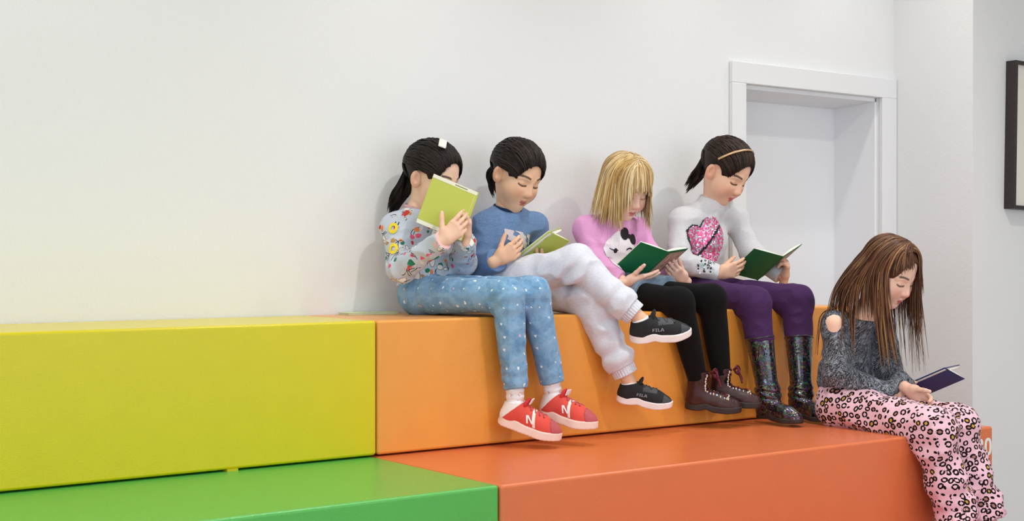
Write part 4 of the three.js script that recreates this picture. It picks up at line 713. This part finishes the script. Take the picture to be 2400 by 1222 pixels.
{
  const base = [1.2, 1.2, 0.2], P = person('blonde child in pink top, denim skirt and dark red boots', base);
  const psi = 0.36, left = [Math.cos(psi), 0, -Math.sin(psi)], hip = [1.188, 1.255, 0.15];
  const J = { left, hip, waist: [1.182, 1.329, 0.14], chest: [1.178, 1.428, 0.15], neck: [1.177, 1.531, 0.17], shR: [1.067, 1.484, 0.13], shL: [1.297, 1.484, 0.13], elR: [1.049, 1.372, 0.19], elL: [1.328, 1.367, 0.2], wrR: [1.104, 1.297, 0.3], wrL: [1.387, 1.304, 0.29],
    hpR: add(hip, left, -0.048), hpL: add(hip, left, 0.048), knR: [1.176, 1.233, 0.49], knL: [1.329, 1.242, 0.49], anR: [1.259, 0.947, 0.5], anL: [1.369, 0.957, 0.5] };
  const head = makeHead([1.178, 1.633, 0.21], 0.0, 0.52, 0, 1.0), skin = '#f2cdb8', blush = '#dd8f7f';
  const hands = [handShape(J.wrR, [0.8, 0.12, 0.35], [0.05, 0.75, -0.6], 1, { curl: [0.1, 0.12, 0.16, 0.22], thumb: [0.95, 0.1, 0.05], spread: 0.1 }), handShape(J.wrL, [-0.75, 0.4, 0.1], [0.35, 0.5, -0.7], -1, { size: 0.92, curl: [0.45, 0.45, 0.5, 0.55], thumb: [0.5, 0.5, 0.1] })];
  mesh('body', bodyGeo(J, head, { skin, lip: '#d0706e', brow: '#b08a58', blush }, hands, skin, blush), skinMat(), P);
  const tor = blend(0.035, cone(add(hip, [0, 0.01, 0]), J.waist, 0.074, 0.07, { w: left, k: 1.2 }), cone(J.waist, J.chest, 0.07, 0.067, { w: left, k: 1.28 }), cone(J.chest, add(J.neck, [0, -0.02, 0]), 0.06, 0.042, { w: left, k: 1.3 }), cone(J.shR, J.shL, 0.038, 0.038), cone(add(J.neck, [0, -0.028, 0]), J.shR, 0.038, 0.036), cone(add(J.neck, [0, -0.028, 0]), J.shL, 0.038, 0.036));
  let top = keep(tor, half(add(J.neck, [0, 0.0, 0]), [0, 1, 0.3]), half(add(hip, [0, -0.02, 0]), [0, -1, 0]));
  top = blend(0.026, top, sleeve(J.shR, J.elR, mix(J.elR, J.wrR, 0.82), 0.042, 0.037, 0.026), sleeve(J.shL, J.elL, mix(J.elL, J.wrL, 0.82), 0.042, 0.037, 0.026));
  top = rough(top, sum(folds(0.0036, [15, 24, 15], 13), gather(J.elR, sub(J.wrR, J.elR), 0.05, 0.004, 150), gather(J.waist, [0, 1, 0.3], 0.08, 0.005, 120)));
  mesh('top', uvMetres(net(top, 0.006)), cloth(pinkTex, 0.2), P);
  // printed white face with bow and lashes
  const F2 = nrm([-0.3, 0.12, 0.9]), U = nrm(cross([0, 1, 0], F2)), o = [1.14, 1.405, 0.24];
  const dec = (w, h, dx, dy, n, f, lift) => decal(top, add(add(o, U, dx), [0, 1, 0], dy), U, [0, 1, 0], F2, w, h, n, Math.round(n * h / w), lift, f);
  const oval = (a, b) => Math.hypot((a - 0.5) * 2, (b - 0.5) * 2) < 1, white = new THREE.MeshStandardMaterial({ color: S('#f1ecf1'), roughness: 0.85 }), ink = new THREE.MeshStandardMaterial({ color: S('#151114'), roughness: 0.8 });
  mesh('printed_face', dec(0.135, 0.15, 0, 0, 100, (a, b) => { const x = (a - 0.5) * 2, y = (b - 0.5) * 2; return Math.hypot(x / (1 - 0.16 * Math.max(0, y)), y) < 0.98 + 0.04 * Math.sin(5 * Math.atan2(y, x)); }, 0.0014), white, P);
  mesh('printed_bow', mergeGeometries([dec(0.034, 0.045, 0.016, 0.066, 40, oval, 0.003), dec(0.034, 0.04, 0.056, 0.05, 40, oval, 0.003), dec(0.018, 0.018, 0.036, 0.058, 24, oval, 0.004)]), ink, P);
  mesh('printed_eye', mergeGeometries([dec(0.013, 0.016, -0.022, 0.006, 24, oval, 0.003), dec(0.036, 0.018, -0.026, 0.006, 50, (a, b) => Math.abs(b - 0.5 - 1.1 * (a - 0.7) * (a - 0.7)) < 0.08 && a < 0.9, 0.003)]), ink, P); mesh('printed_eye', dec(0.038, 0.022, 0.04, 0.01, 50, (a, b) => Math.abs(b - 0.75 + 1.6 * (a - 0.45) * (a - 0.45)) < 0.11, 0.003), ink, P);
  const rosy = new THREE.MeshStandardMaterial({ color: S('#eeb3c6'), roughness: 0.85 }); mesh('printed_cheek', dec(0.02, 0.012, 0.05, -0.018, 14, oval, 0.003), rosy, P); mesh('printed_cheek', dec(0.018, 0.011, -0.04, -0.02, 14, oval, 0.003), rosy, P);
  const hc = ['#d9b878', '#e8d0a0', '#c29a5c', '#f0dfb8', '#a98450'];
  const hair = [capGeo(head, 0.005, { c: [0, -0.055, 0.1], r: [0.07, 0.125, 0.085] }, ['#c79c58', '#b48546'], false), ...loose(head, { n: 1300, from: 0.02, pow: 0.85, leaveAt: (p) => 0.05 + 0.5 * (1 - sstep(0.3, 0.7, Math.abs(p))), short: 0.55, leftShare: 0.45, part: -0.05, length: 0.145, leave: 0.05, drop: 0.3, sway: 0.06, colours: hc, body: [grow(top, 0.002)], lengthAt: (p) => Math.abs(p) < 0.5 ? 0.36 : Math.abs(p) < 0.75 ? 0.6 : 1.05, pull: (p, t) => p < 0 ? [-0.3 * sstep(0.9, 1.9, -p), 0, 0.03] : [0.02, 0, 0.05] })];
  mesh('hair', joinHair(hair), hairMat(0.38), P);
  // skirt over the thighs, tights, boots
  const leg = (hp, kn, an, a, b, c) => blend(0.03, cone(hp, kn, a, b), cone(kn, an, b, c, { belly: 0.004 }));
  let skirt = keep(blend(0.06, cone(hip, mix(J.hpR, J.knR, 0.62), 0.078, 0.068), cone(hip, mix(J.hpL, J.knL, 0.62), 0.078, 0.068), cone(hip, J.waist, 0.08, 0.072, { w: left, k: 1.15 })), half(mix(J.hpR, J.knR, 0.52), sub(J.knR, J.hpR)), half(J.waist, [0, 1, 0]));
  skirt = rough(skirt, folds(0.003, [22, 14, 22], 17)); mesh('skirt', uvMetres(net(skirt, 0.006)), cloth(skirtTex, 0.16), P);
  const tights = blend(0.01, leg(J.hpR, J.knR, J.anR, 0.058, 0.047, 0.03), leg(J.hpL, J.knL, J.anL, 0.058, 0.047, 0.03)); mesh('tights', uvMetres(net(tights, 0.006)), cloth(null, 1, { color: '#0e0d0e', sheen: 0.06, bumpRep: 20 }), P);
  for (const [an, f, s] of [[J.anR, [0.72, -0.1, 0.68], -1], [J.anL, [0.7, -0.12, 0.7], 1]]) laceBoot(P, footFrame(an, f, [0, 1, 0.1], s < 0 ? 0.95 : 0.9, 0.09), s);
  settle(P);
  const green = new THREE.MeshStandardMaterial({ color: S('#0a7446'), roughness: 0.6 });
  const spT = [1.236, 1.405, 0.37], fT = [1.113, 1.437, 0.366], up = sub(spT, [1.214, 1.305, 0.234]), A = sub(fT, spT), B = sub([1.383, 1.419, 0.336], spT);
  openBook('reading_book', 'dark green book with a thumb on its cover, held by the blonde child', add(spT, up, -0.5), up, A, B, len(A) , len(up), { cover: green, pageA: pageTex(12, ['#d9c3b8', '#a5705f', '#c9a08d', '#7d8d77']), pageB: pageTex(13, ['#d3b3a6', '#a5705f', '#c9a08d', '#8d6a5d']), group: 'books being read', titleB: coverPic(14, ['#c3a093', '#8d6a5d', '#a5705f', '#d9c0b2']) });
}

// ---------------------------------------------------------------- child in grey sequin sweater, purple leggings and glitter boots
const greyTex = heather('#dedee0', '#cbccd0', 0.9, 95), purpleTex = heather('#4d2f5c', '#40264e', 0.8, 97);
const glitterTex = noiseTex(512, (() => { seed = 101; const cells = []; for (let i = 0; i < 1100; i++) cells.push([rnd() * 512, rnd() * 512, rnd()]); const grid = new Map(); cells.forEach((c) => { const k = Math.floor(c[0] / 16) + 32 * Math.floor(c[1] / 16); (grid.get(k) ?? grid.set(k, []).get(k)).push(c); });
  return (x, y) => { let best = 1e9, b2 = 1e9, id = 0; for (let j = -1; j < 2; j++) for (let i = -1; i < 2; i++) for (const c of grid.get(((Math.floor(x / 16) + i + 32) % 32) + 32 * ((Math.floor(y / 16) + j + 32) % 32)) ?? []) { let dx = Math.abs(c[0] - x), dy = Math.abs(c[1] - y); dx = Math.min(dx, 512 - dx); dy = Math.min(dy, 512 - dy); const d = dx * dx + dy * dy; if (d < best) { b2 = best; best = d; id = c[2]; } else if (d < b2) b2 = d; }
    const e = Math.sqrt(b2) - Math.sqrt(best) < 1.4 ? 0.35 : 1, h = id * 7 % 1, v = 60 + 170 * ((id * 13) % 1); return [v * e * (0.7 + 0.3 * Math.sin(h * 6.28)), v * e * (0.75 + 0.3 * Math.sin(h * 6.28 + 2)), v * e * (0.8 + 0.3 * Math.sin(h * 6.28 + 4))]; }; })(), true);
const glitterRough = noiseTex(256, (x, y) => { const v = 60 + 150 * h3(x >> 2, y >> 2, 5); return [v, v, v]; });
const glitterMat = (() => { const m = rep(glitterTex, 6), r = rep(glitterRough, 8), b = rep(glitterTex, 6); return new THREE.MeshPhysicalMaterial({ color: S('#9a9492'), map: m, metalness: 0.5, roughness: 0.5, roughnessMap: r, bumpMap: b, bumpScale: 0.0005, clearcoat: 0.9, clearcoatRoughness: 0.12 }); })();
function tallBoot(P, kn, an, F, side) {
  const g = new THREE.Group(); g.name = 'boot'; P.add(g); g.userData.label = 'tall glittery dark boot';
  const t = 0.014, toL = (p) => toLocal(F.c, F.ax, F.s, p), K = toL(kn), A = [0, 0.085, 0.045], d = nrm(sub(K, A)), topP = add(A, d, 0.2);
  let s = blend(0.03, upperShape(t, 0.09, side), cone([0, 0.05, 0.042], A, 0.033, 0.035), cone(A, add(topP, d, 0.05), 0.036, 0.053));
  s = keep(s, half(topP, d)); s = cut(s, { f: (x, y, z) => y - t * 0.5 }); const hollow = cut(s, cone(add(topP, d, -0.06), add(topP, d, 0.05), 0.042, 0.047));
  const creased = rough(hollow, (x, y, z) => 0.0022 * Math.exp(-(((y - 0.088) / 0.03) ** 2)) * Math.sin(y * 260 + z * 60));
  mesh('shaft', place(uvMetres(net(creased, 0.0036)), F), glitterMat, g);
  mesh('sole', place(soleGeo(t, side, { toe: 0.006, heel: 0.002, arch: 0.004, rim: 0.002 }), F), bootM.sole, g);
  const fr = frame3(d, [0, 0, 1]), R = 0.0505; mesh('rim', place(new THREE.TorusGeometry(R, 0.003, 8, 40).applyMatrix4(matOf(topP, fr, 1)), F), glitterMat, g);
  return g;
}
{
  const base = [1.62, 1.2, 0.2], P = person('child in pale grey sequin sweater, purple leggings and tall glitter boots', base);
  const psi = 0.42, left = [Math.cos(psi), 0, -Math.sin(psi)], hip = [1.582, 1.249, 0.15];
  const J = { left, hip, waist: [1.61, 1.325, 0.14], chest: [1.624, 1.446, 0.16], neck: [1.642, 1.603, 0.18], shR: [1.508, 1.517, 0.155], shL: [1.8, 1.527, 0.14], elR: [1.44, 1.374, 0.2], elL: [1.823, 1.406, 0.2], wrR: [1.564, 1.324, 0.29], wrL: [1.867, 1.306, 0.33],
    hpR: add(hip, left, -0.05), hpL: add(hip, left, 0.055), knR: [1.529, 1.221, 0.5], knL: [1.75, 1.227, 0.5], anR: [1.546, 0.902, 0.55], anL: [1.706, 0.898, 0.56] };
  const head = makeHead([1.645, 1.706, 0.24], 0.2, 0.64, -0.04, 1.08), skin = '#efc3a6', blush = '#d98770';
  const hands = [handShape(J.wrR, [0.78, 0.2, 0.35], [0.15, 0.25, -0.9], 1, { curl: [0.22, 0.26, 0.3, 0.36], thumb: [0.4, 0.35, 0.1], spread: 0.05 }), handShape(J.wrL, [-0.1, 0.75, 0.25], [-0.75, 0.1, -0.45], -1, { curl: [0.75, 0.8, 0.85, 0.9], thumb: [0.5, 0.5, 0.2] })];
  mesh('body', bodyGeo(J, head, { skin, lip: '#cf5f66', brow: '#211612', blush }, hands, skin, blush), skinMat(), P);
  const hc = ['#1f1410', '#2e1d17', '#17100d', '#46301f', '#271913'];
  const hair = [capGeo(head, 0.007, { c: [0, -0.052, 0.1], r: [0.076, 0.13, 0.08] }, hc), ...combed(head, [0, 0.0, -0.1], 850, hc, { lift: 0.34, line: { c: [0, -0.052, 0.1], r: [0.076, 0.13, 0.08] } })];
  const k0 = toWorld(head.c, head.ax, head.s, [0, 0.0, -0.1]);
  hair.push(...bundle([k0, [1.6, 1.704, 0.15], [1.595, 1.673, 0.12], [1.562, 1.64, 0.12]], (t) => 0.012 + 0.014 * Math.sin(Math.min(1, t * 1.2) * 2.6), 230, hc));
  mesh('hair', joinHair(hair), hairMat(), P);
  // slim headband over the crown
  { const pts = []; for (let i = 0; i <= 24; i++) { const a = -1.45 + 2.9 * i / 24; pts.push(toWorld(head.c, head.ax, head.s, ellDir(nrm([Math.sin(a), Math.cos(a), 0.52 * Math.cos(a) + 0.08]), 0.016))); } mesh('headband', lock(pts, 0.0042, 0.002, () => 1, (i, p) => sub(p, toWorld(head.c, head.ax, head.s, CR.c)), 8), new THREE.MeshStandardMaterial({ color: S('#c5a27a'), roughness: 0.3, metalness: 0.5 }), P); }
  const tor = blend(0.035, cone(add(hip, [0, 0.0, 0]), J.waist, 0.078, 0.075, { w: left, k: 1.25 }), cone(J.waist, J.chest, 0.075, 0.073, { w: left, k: 1.3 }), cone(J.chest, add(J.neck, [0, -0.02, 0]), 0.066, 0.046, { w: left, k: 1.35 }), cone(J.shR, J.shL, 0.04, 0.04), cone(add(J.neck, [0, -0.03, 0]), J.shR, 0.044, 0.04), cone(add(J.neck, [0, -0.03, 0]), J.shL, 0.044, 0.04));
  let top = keep(tor, half(add(J.neck, [0, 0.004, 0]), [0.08, 1, 0.3]), half(add(hip, [0, -0.025, 0]), [0, -1, 0]));
  top = blend(0.03, top, sleeve(J.shR, J.elR, mix(J.elR, J.wrR, 0.96), 0.046, 0.042, 0.03), sleeve(J.shL, J.elL, mix(J.elL, J.wrL, 0.9), 0.046, 0.042, 0.03));
  top = rough(top, sum(folds(0.003, [14, 20, 14], 23), gather(J.elR, sub(J.wrR, J.elR), 0.06, 0.005, 130), gather(J.waist, [0, 1, 0.3], 0.09, 0.005, 110)));
  mesh('sweater', uvMetres(net(top, 0.006)), cloth(greyTex, 0.2), P);
  mesh('collar', new THREE.TorusGeometry(0.047, 0.005, 10, 40).scale(1.15, 1, 1).rotateX(Math.PI / 2 + 0.3).rotateY(psi).translate(...add(J.neck, [0.0, 0.001, 0])), cloth(null, 1, { color: '#d6d8dc' }), P);
  // sequins, a heart on the chest and stray ones by the cuff
  seed = 111; const F2 = nrm([-0.32, 0.1, 0.9]), U = nrm(cross([0, 1, 0], F2)), O = [1.545, 1.453, 0.27];
  const disc = new THREE.CylinderGeometry(0.0034, 0.0034, 0.0007, 7).rotateX(Math.PI / 2), sets = [[], [], [], [], []];
  const heart = (x, y) => { y += 0.12; const a = x * x + y * y - 0.55; return a * a * a - x * x * y * y * y < 0; };
  const sq = (x, y, k, oo, uu, ff) => { const h = march(top, add(add(add(oo, uu, x), [0, 1, 0], y), ff, 0.1), ff.map((q) => -q), 0.25); if (!h) return; const e = 0.003, gr = nrm([top.f(h[0] + e, h[1], h[2]) - top.f(h[0] - e, h[1], h[2]), top.f(h[0], h[1] + e, h[2]) - top.f(h[0], h[1] - e, h[2]), top.f(h[0], h[1], h[2] + e) - top.f(h[0], h[1], h[2] - e)]); const n = nrm(add(gr, [rr(-1, 1), rr(-1, 1), rr(-1, 1)], 0.3)); sets[k].push(disc.clone().applyMatrix4(matOf(add(h, gr, 0.0022), frame3(n, [0.1, 1, 0.2]), rr(0.85, 1.2)))); };
  for (let j = 0; j < 40; j++) for (let i = 0; i < 36; i++) { const x = (i / 35 - 0.5) * 0.175 + (j % 2) * 0.0024, y = (j / 39 - 0.5) * 0.185, a = x * 0.9 + y * 0.42, b = y * 0.9 - x * 0.42; if (!heart(a / 0.092, (b + 0.008) / 0.1)) continue; const dark = Math.abs(b - 0.5 * a + 0.012) < 0.005, edge = !heart(a / 0.085, (b + 0.008) / 0.093); sq(x, y, dark ? 3 : edge && x < -0.01 ? 3 : rnd() < 0.5 ? 0 : rnd() < 0.5 ? 1 : rnd() < 0.7 ? 4 : 2, O, U, F2); }
  { const c = mix(J.elR, J.wrR, 0.62), f = nrm([-0.45, 0.35, 0.8]), u = nrm(cross([0, 1, 0], f)); for (let i = 0; i < 46; i++) sq(rr(-0.03, 0.035), rr(-0.028, 0.03), [3, 2, 4, 3][i % 4], add(c, f, 0.05), u, f); }
  const sm = (h, m = 0.6) => new THREE.MeshPhysicalMaterial({ color: S(h), metalness: m, roughness: 0.25, side: THREE.DoubleSide }), cols = [sm('#e86a9c'), sm('#f2b8d4'), sm('#9fd8d2'), sm('#2b2a30', 0.3), sm('#d8d8f0')];
  sets.forEach((l, i) => { if (l.length) { const m = mesh('sequins', mergeGeometries(l), cols[i], P); m.userData.kind = 'stuff'; } });
  const leg = (hp, kn, an) => keep(blend(0.03, cone(hp, kn, 0.068, 0.055), cone(kn, an, 0.054, 0.036, { belly: 0.003 })), half(mix(kn, an, 0.42), sub(an, kn)));
  let legs = blend(0.02, leg(J.hpR, J.knR, J.anR), leg(J.hpL, J.knL, J.anL), cone(hip, J.waist, 0.072, 0.06, { w: left, k: 1.2 })); legs = keep(legs, half(J.waist, [0, 1, 0]));
  legs = rough(legs, sum(folds(0.0024, [24, 24, 24], 29), gather(add(J.knR, [0, -0.03, -0.03]), [0.4, 0.6, -0.6], 0.05, 0.0035, 190), gather(add(J.knL, [0, -0.03, -0.03]), [0.4, 0.6, -0.6], 0.05, 0.0035, 190)));
  mesh('leggings', uvMetres(net(legs, 0.006)), cloth(purpleTex, 0.2, { sheen: 0.3, sheenColor: '#b79ac8' }), P);
  tallBoot(P, J.knR, J.anR, footFrame(J.anR, [-0.05, -0.06, 1], [0, 1, 0.06], 1.0, 0.085), -1); tallBoot(P, J.knL, J.anL, footFrame(J.anL, [-0.1, -0.06, 1], [0, 1, 0.06], 1.0, 0.085), 1);
  settle(P);
  const green = new THREE.MeshStandardMaterial({ color: S('#086a3e'), roughness: 0.6 });
  const spT = [1.786, 1.388, 0.4], fT = [1.664, 1.417, 0.37], spB = [1.801, 1.298, 0.254], up = sub(spT, spB), A = sub(fT, spT);
  openBook('reading_book', 'dark green book open in both hands of the child in purple leggings', mix(spT, spB, 0.5), up, A, sub([1.903, 1.433, 0.384], spT), len(A), len(up), { cover: green, pageA: pageTex(15, ['#d9c3b8', '#a5705f', '#c9a08d', '#7d8d77']), pageB: pageTex(16, ['#c9a88f', '#8d6a4d', '#a5805f']), group: 'books being read', titleB: coverPic(17, ['#a98a70', '#8d6a4d', '#c9a88f']), thick: 0.004 });
}

// ---------------------------------------------------------------- child with long brown hair on the coral block
const leoTex = canvasTex(1024, 1024, (c, w, h) => {
  seed = 121; c.fillStyle = '#ecc2cf'; c.fillRect(0, 0, w, h);
  const n = 22, spot = (x, y, f) => { for (const dx of [-w, 0, w]) for (const dy of [-h, 0, h]) { if (x + dx < -70 || x + dx > w + 70 || y + dy < -70 || y + dy > h + 70) continue; c.save(); c.translate(x + dx, y + dy); f(); c.restore(); } };
  for (let j = 0; j < n; j++) for (let i = 0; i < n; i++) {
    const x = (i + 0.5 + (j % 2) * 0.5 + rr(-0.24, 0.24)) * w / n, y = (j + 0.5 + rr(-0.24, 0.24)) * h / n, a = rnd() * 6.28, r = w / n * rr(0.29, 0.38), kind = rnd(), ec = rr(0.7, 1), g0 = rnd() * 6.28;
    spot(x, y, () => { c.rotate(a); c.fillStyle = c.strokeStyle = '#17120f'; c.lineCap = 'round';
      if (kind < 0.3) { c.beginPath(); c.ellipse(0, 0, r * 0.75, r * 0.5, 0, 0, 7); c.fill(); }
      else { if (kind > 0.7) { c.fillStyle = kind > 0.88 ? '#c9a13e' : '#a9786a'; c.beginPath(); c.ellipse(0, 0, r * 0.7, r * ec * 0.7, 0, 0, 7); c.fill(); } c.lineWidth = r * 0.66; c.beginPath(); c.ellipse(0, 0, r, r * ec, 0, g0, g0 + 2.4); c.stroke(); c.beginPath(); c.ellipse(0, 0, r, r * ec, 0, g0 + 3.1, g0 + 5.5); c.stroke(); } });
  }
});
const furTex = canvasTex(512, 512, (c, w, h) => { seed = 131; c.fillStyle = '#666b73'; c.fillRect(0, 0, w, h); for (let i = 0; i < 5200; i++) { const v = rnd(); c.strokeStyle = v < 0.4 ? 'rgba(20,21,24,0.75)' : v < 0.75 ? 'rgba(172,177,185,0.75)' : 'rgba(84,90,99,0.8)'; c.lineWidth = rr(1.5, 4); const x = rr(-10, w), y = rr(-10, h), a = 0.9 + 0.9 * Math.sin(x * 0.012) + rr(-0.7, 0.7), l = rr(8, 26); c.beginPath(); c.moveTo(x, y); c.quadraticCurveTo(x + Math.cos(a) * l, y + Math.sin(a) * l, x + Math.cos(a + 0.6) * l * 1.5, y + Math.sin(a + 0.6) * l * 1.5); c.stroke(); } });
{
  const base = [1.75, 0.8, 0.75], P = person('child with long brown hair in leopard print trousers sitting on the coral block', base);
  const psi = 0.3, left = [Math.cos(psi), 0, -Math.sin(psi)], hip = [1.763, 0.868, 0.72];
  const J = { left, hip, waist: [1.771, 0.968, 0.7], chest: [1.762, 1.073, 0.73], neck: [1.757, 1.186, 0.8], shR: [1.677, 1.15, 0.74], shL: [1.905, 1.14, 0.76], elR: [1.66, 0.985, 0.76], elL: [1.87, 0.972, 0.82], wrR: [1.786, 0.914, 0.91], wrL: [1.795, 0.936, 0.96],
    hpR: add(hip, left, -0.055), hpL: add(hip, left, 0.06), knR: [1.709, 0.822, 1.12], knL: [1.833, 0.82, 1.12], anR: [1.75, 0.513, 1.2], anL: [1.894, 0.51, 1.2] };
  const head = makeHead([1.796, 1.331, 0.88], 0.1, 0.52, 0, 1.04), skin = '#efc7af', blush = '#d6806f';
  const hands = [handShape(J.wrR, [0.85, -0.12, 0.5], [0.25, 0.2, -0.8], 1, { curl: [0.3, 0.35, 0.4, 0.45], thumb: [0.55, 0.3, 0.1] }), handShape(J.wrL, [0.25, -0.45, 0.75], [-0.7, -0.1, 0.1], -1, { curl: [0.5, 0.5, 0.55, 0.6], thumb: [0.6, 0.3, 0.1] })];
  mesh('body', bodyGeo(J, head, { skin, lip: '#c96a66', brow: '#4a3226', blush }, hands, skin, blush, { extra: [cone(add(J.shR, [-0.004, 0.004, 0.004]), mix(J.shR, J.elR, 0.3), 0.04, 0.036)] }), skinMat(), P);
  const tor = blend(0.035, cone(add(hip, [0, 0.0, 0]), J.waist, 0.084, 0.078, { w: left, k: 1.25 }), cone(J.waist, J.chest, 0.078, 0.07, { w: left, k: 1.28 }), cone(J.chest, add(J.neck, [0, -0.03, -0.01]), 0.062, 0.042, { w: left, k: 1.3 }), cone(J.shR, J.shL, 0.038, 0.038));
  let top = keep(tor, half(add(J.neck, [0, -0.012, 0]), [0, 1, 0.35]), half(add(hip, [0, -0.035, 0]), [0, -1, 0.12]));
  top = blend(0.026, top, sleeve(J.shR, J.elR, mix(J.elR, J.wrR, 0.95), 0.046, 0.043, 0.03), sleeve(J.shL, J.elL, mix(J.elL, J.wrL, 0.85), 0.046, 0.043, 0.03));
  top = rough(top, sum(folds(0.0045, [16, 24, 16], 33), gather(J.elR, sub(J.wrR, J.elR), 0.06, 0.006, 130), gather(J.waist, [0, 1, 0.2], 0.1, 0.006, 100)));
  const bare = [1.602, 1.172, 0.795], hole = ell(bare, [0.06, 0.066, 0.06]);
  mesh('top', uvMetres(net(cut(top, hole), 0.006)), cloth(furTex, 0.24, { sheen: 0.8, sheenColor: '#aab0ba', rough: 0.7 }), P);
  const hc = ['#6b4731', '#8a6142', '#4b3023', '#a27a52', '#5a3a29', '#3d281e'];
  const hair = [capGeo(head, 0.006, { c: [0, -0.055, 0.1], r: [0.07, 0.14, 0.092] }, ['#5a3c2a', '#43291d'], false), ...loose(head, { n: 1250, phi: (u, s) => s > 0 ? (u < 0.45 ? 0.3 + u * 1.5 : 1.0 + (u - 0.45) * 3.9) : (u < 0.16 ? 0.2 + u * 4.8 : u < 0.42 ? 1.0 + (u - 0.16) * 2.3 : 1.6 + (u - 0.42) * 2.65), part: 0.04, length: 0.33, wisp: 0.13, leaveAt: (p) => p < 0 && p > -1 ? 0.62 - 0.34 * sstep(0.3, 1, -p) : 0.02 + 0.5 * (1 - sstep(0.4, 0.85, Math.abs(p))), drop: 0.22, sway: 0.05, colours: hc, body: [grow(top, 0.003)], lengthAt: (p) => p < 0 && p > -1 ? 0.09 : Math.abs(p) < 0.6 ? 0.3 : Math.abs(p) > 2 ? 1.25 : 1, pull: (p, t) => p > 0 ? [0.02, 0, 0.05] : mix([0.02, 0, 0.12], [-0.4 * Math.max(0, 1 - 2 * t), 0, -0.85 * Math.max(0, 1 - 2 * t)], sstep(1.5, 1.95, -p)) })];
  mesh('hair', joinHair(hair), hairMat(0.38), P);
  const leg = (hp, kn, an) => keep(blend(0.04, cone(hp, kn, 0.082, 0.07), cone(kn, add(an, sub(an, kn), 0.2), 0.066, 0.064, { fold: (t, x, y, z) => 0.005 * Math.sin(t * 20 + 30 * x) })), half(add(an, nrm(sub(kn, an)), 0.015), sub(an, kn)));
  let tr = blend(0.025, leg(J.hpR, J.knR, J.anR), leg(J.hpL, J.knL, J.anL)); tr = blend(0.04, tr, cone(hip, J.waist, 0.082, 0.07, { w: left, k: 1.2 })); tr = keep(tr, half(J.waist, [0, 1, 0]));
  tr = rough(tr, sum(folds(0.006, [14, 14, 14], 37), gather(J.knR, sub(J.anR, J.knR), 0.08, 0.006, 100), gather(mix(J.knR, J.anR, 0.7), sub(J.anR, J.knR), 0.08, 0.006, 100, 1)));
  mesh('trousers', uvMetres(net(tr, 0.006)), cloth(leoTex, 0.5), P);
  for (const [kn, an] of [[J.knR, J.anR], [J.knL, J.anL]]) {
    const F = footFrame(an, [0.5, -0.05, 0.85], [0, 1, 0], 1.0, 0.06), foot = blend(0.02, cone([0, 0.03, 0.025], [0, 0.035, 0.08], 0.026, 0.028), cone([0, 0.034, 0.08], [0, 0.018, 0.16], 0.027, 0.017, { w: [1, 0, 0], k: 1.4 }), cone([0, 0.018, 0.16], [0, 0.014, 0.185], 0.016, 0.013, { w: [1, 0, 0], k: 1.7 }), cone([0, 0.04, 0.04], [0, 0.1, 0.042], 0.026, 0.027));
    mesh('sock', place(net(foot, 0.004), F), new THREE.MeshStandardMaterial({ color: S('#d8a79c'), roughness: 0.9 }), P);
    const d = nrm(sub(an, kn)), e = add(an, d, -0.02), w = frame3(d, [0.2, 0.1, 0.9]);
    mesh('hem', new THREE.TorusGeometry(0.062, 0.007, 8, 40).applyMatrix4(matOf(e, w, 1)), cloth(null, 1, { color: '#d9a9bb' }), P);
  }
  settle(P);
  const navy = new THREE.MeshStandardMaterial({ color: S('#26336a'), roughness: 0.65 });
  const spB = [1.852, 0.941, 0.894], spT = [1.884, 1.011, 1.04], up = sub(spT, spB), A = sub([2, 0.968, 1.036], spT);
  openBook('reading_book', 'navy blue book held above the knees of the child in leopard print trousers', mix(spB, spT, 0.5), up, A, add(nrm(A).map((q) => 0.9 * q), [0.12, 0.34, -0.19]), len(A), len(up), { cover: navy, pageA: pageTex(18, ['#c9d6e8', '#8a5a78', '#5a6a9a', '#c88a9a']), pageB: pageTex(19, ['#d9dde4', '#6a8ab0', '#a0b0c8']), group: 'books being read', thick: 0.004 });
}
// thin booklet lying behind the first child on the orange block
{
  const g = thing('booklet', 'thin pale green booklet lying flat on the orange block by the wall', 'book'); const a = [0.124, 1.207, 0.139], b = [0.313, 1.207, 0.278];
  g.position.set((a[0] + b[0]) / 2, 1.2, 0.05);
  mesh('cover', new RoundedBoxGeometry(b[0] - a[0], 0.0022, 0.07, 2, 0.001).translate(0, 0.0063, 0), new THREE.MeshStandardMaterial({ color: S('#c6d8a0'), roughness: 0.6 }), g);
  mesh('pages', boxG(-(b[0] - a[0]) / 2 + 0.003, (b[0] - a[0]) / 2 - 0.003, 0.0022, 0.0053, -0.033, 0.032), paper, g);
  mesh('cover', new RoundedBoxGeometry(b[0] - a[0], 0.0022, 0.07, 2, 0.001).translate(0, 0.0011, 0), new THREE.MeshStandardMaterial({ color: S('#c6d8a0'), roughness: 0.6 }), g);
}
scene.traverse((o) => { if (o.isMesh) o.castShadow = o.receiveShadow = true; });
renderer.render(scene, camera);
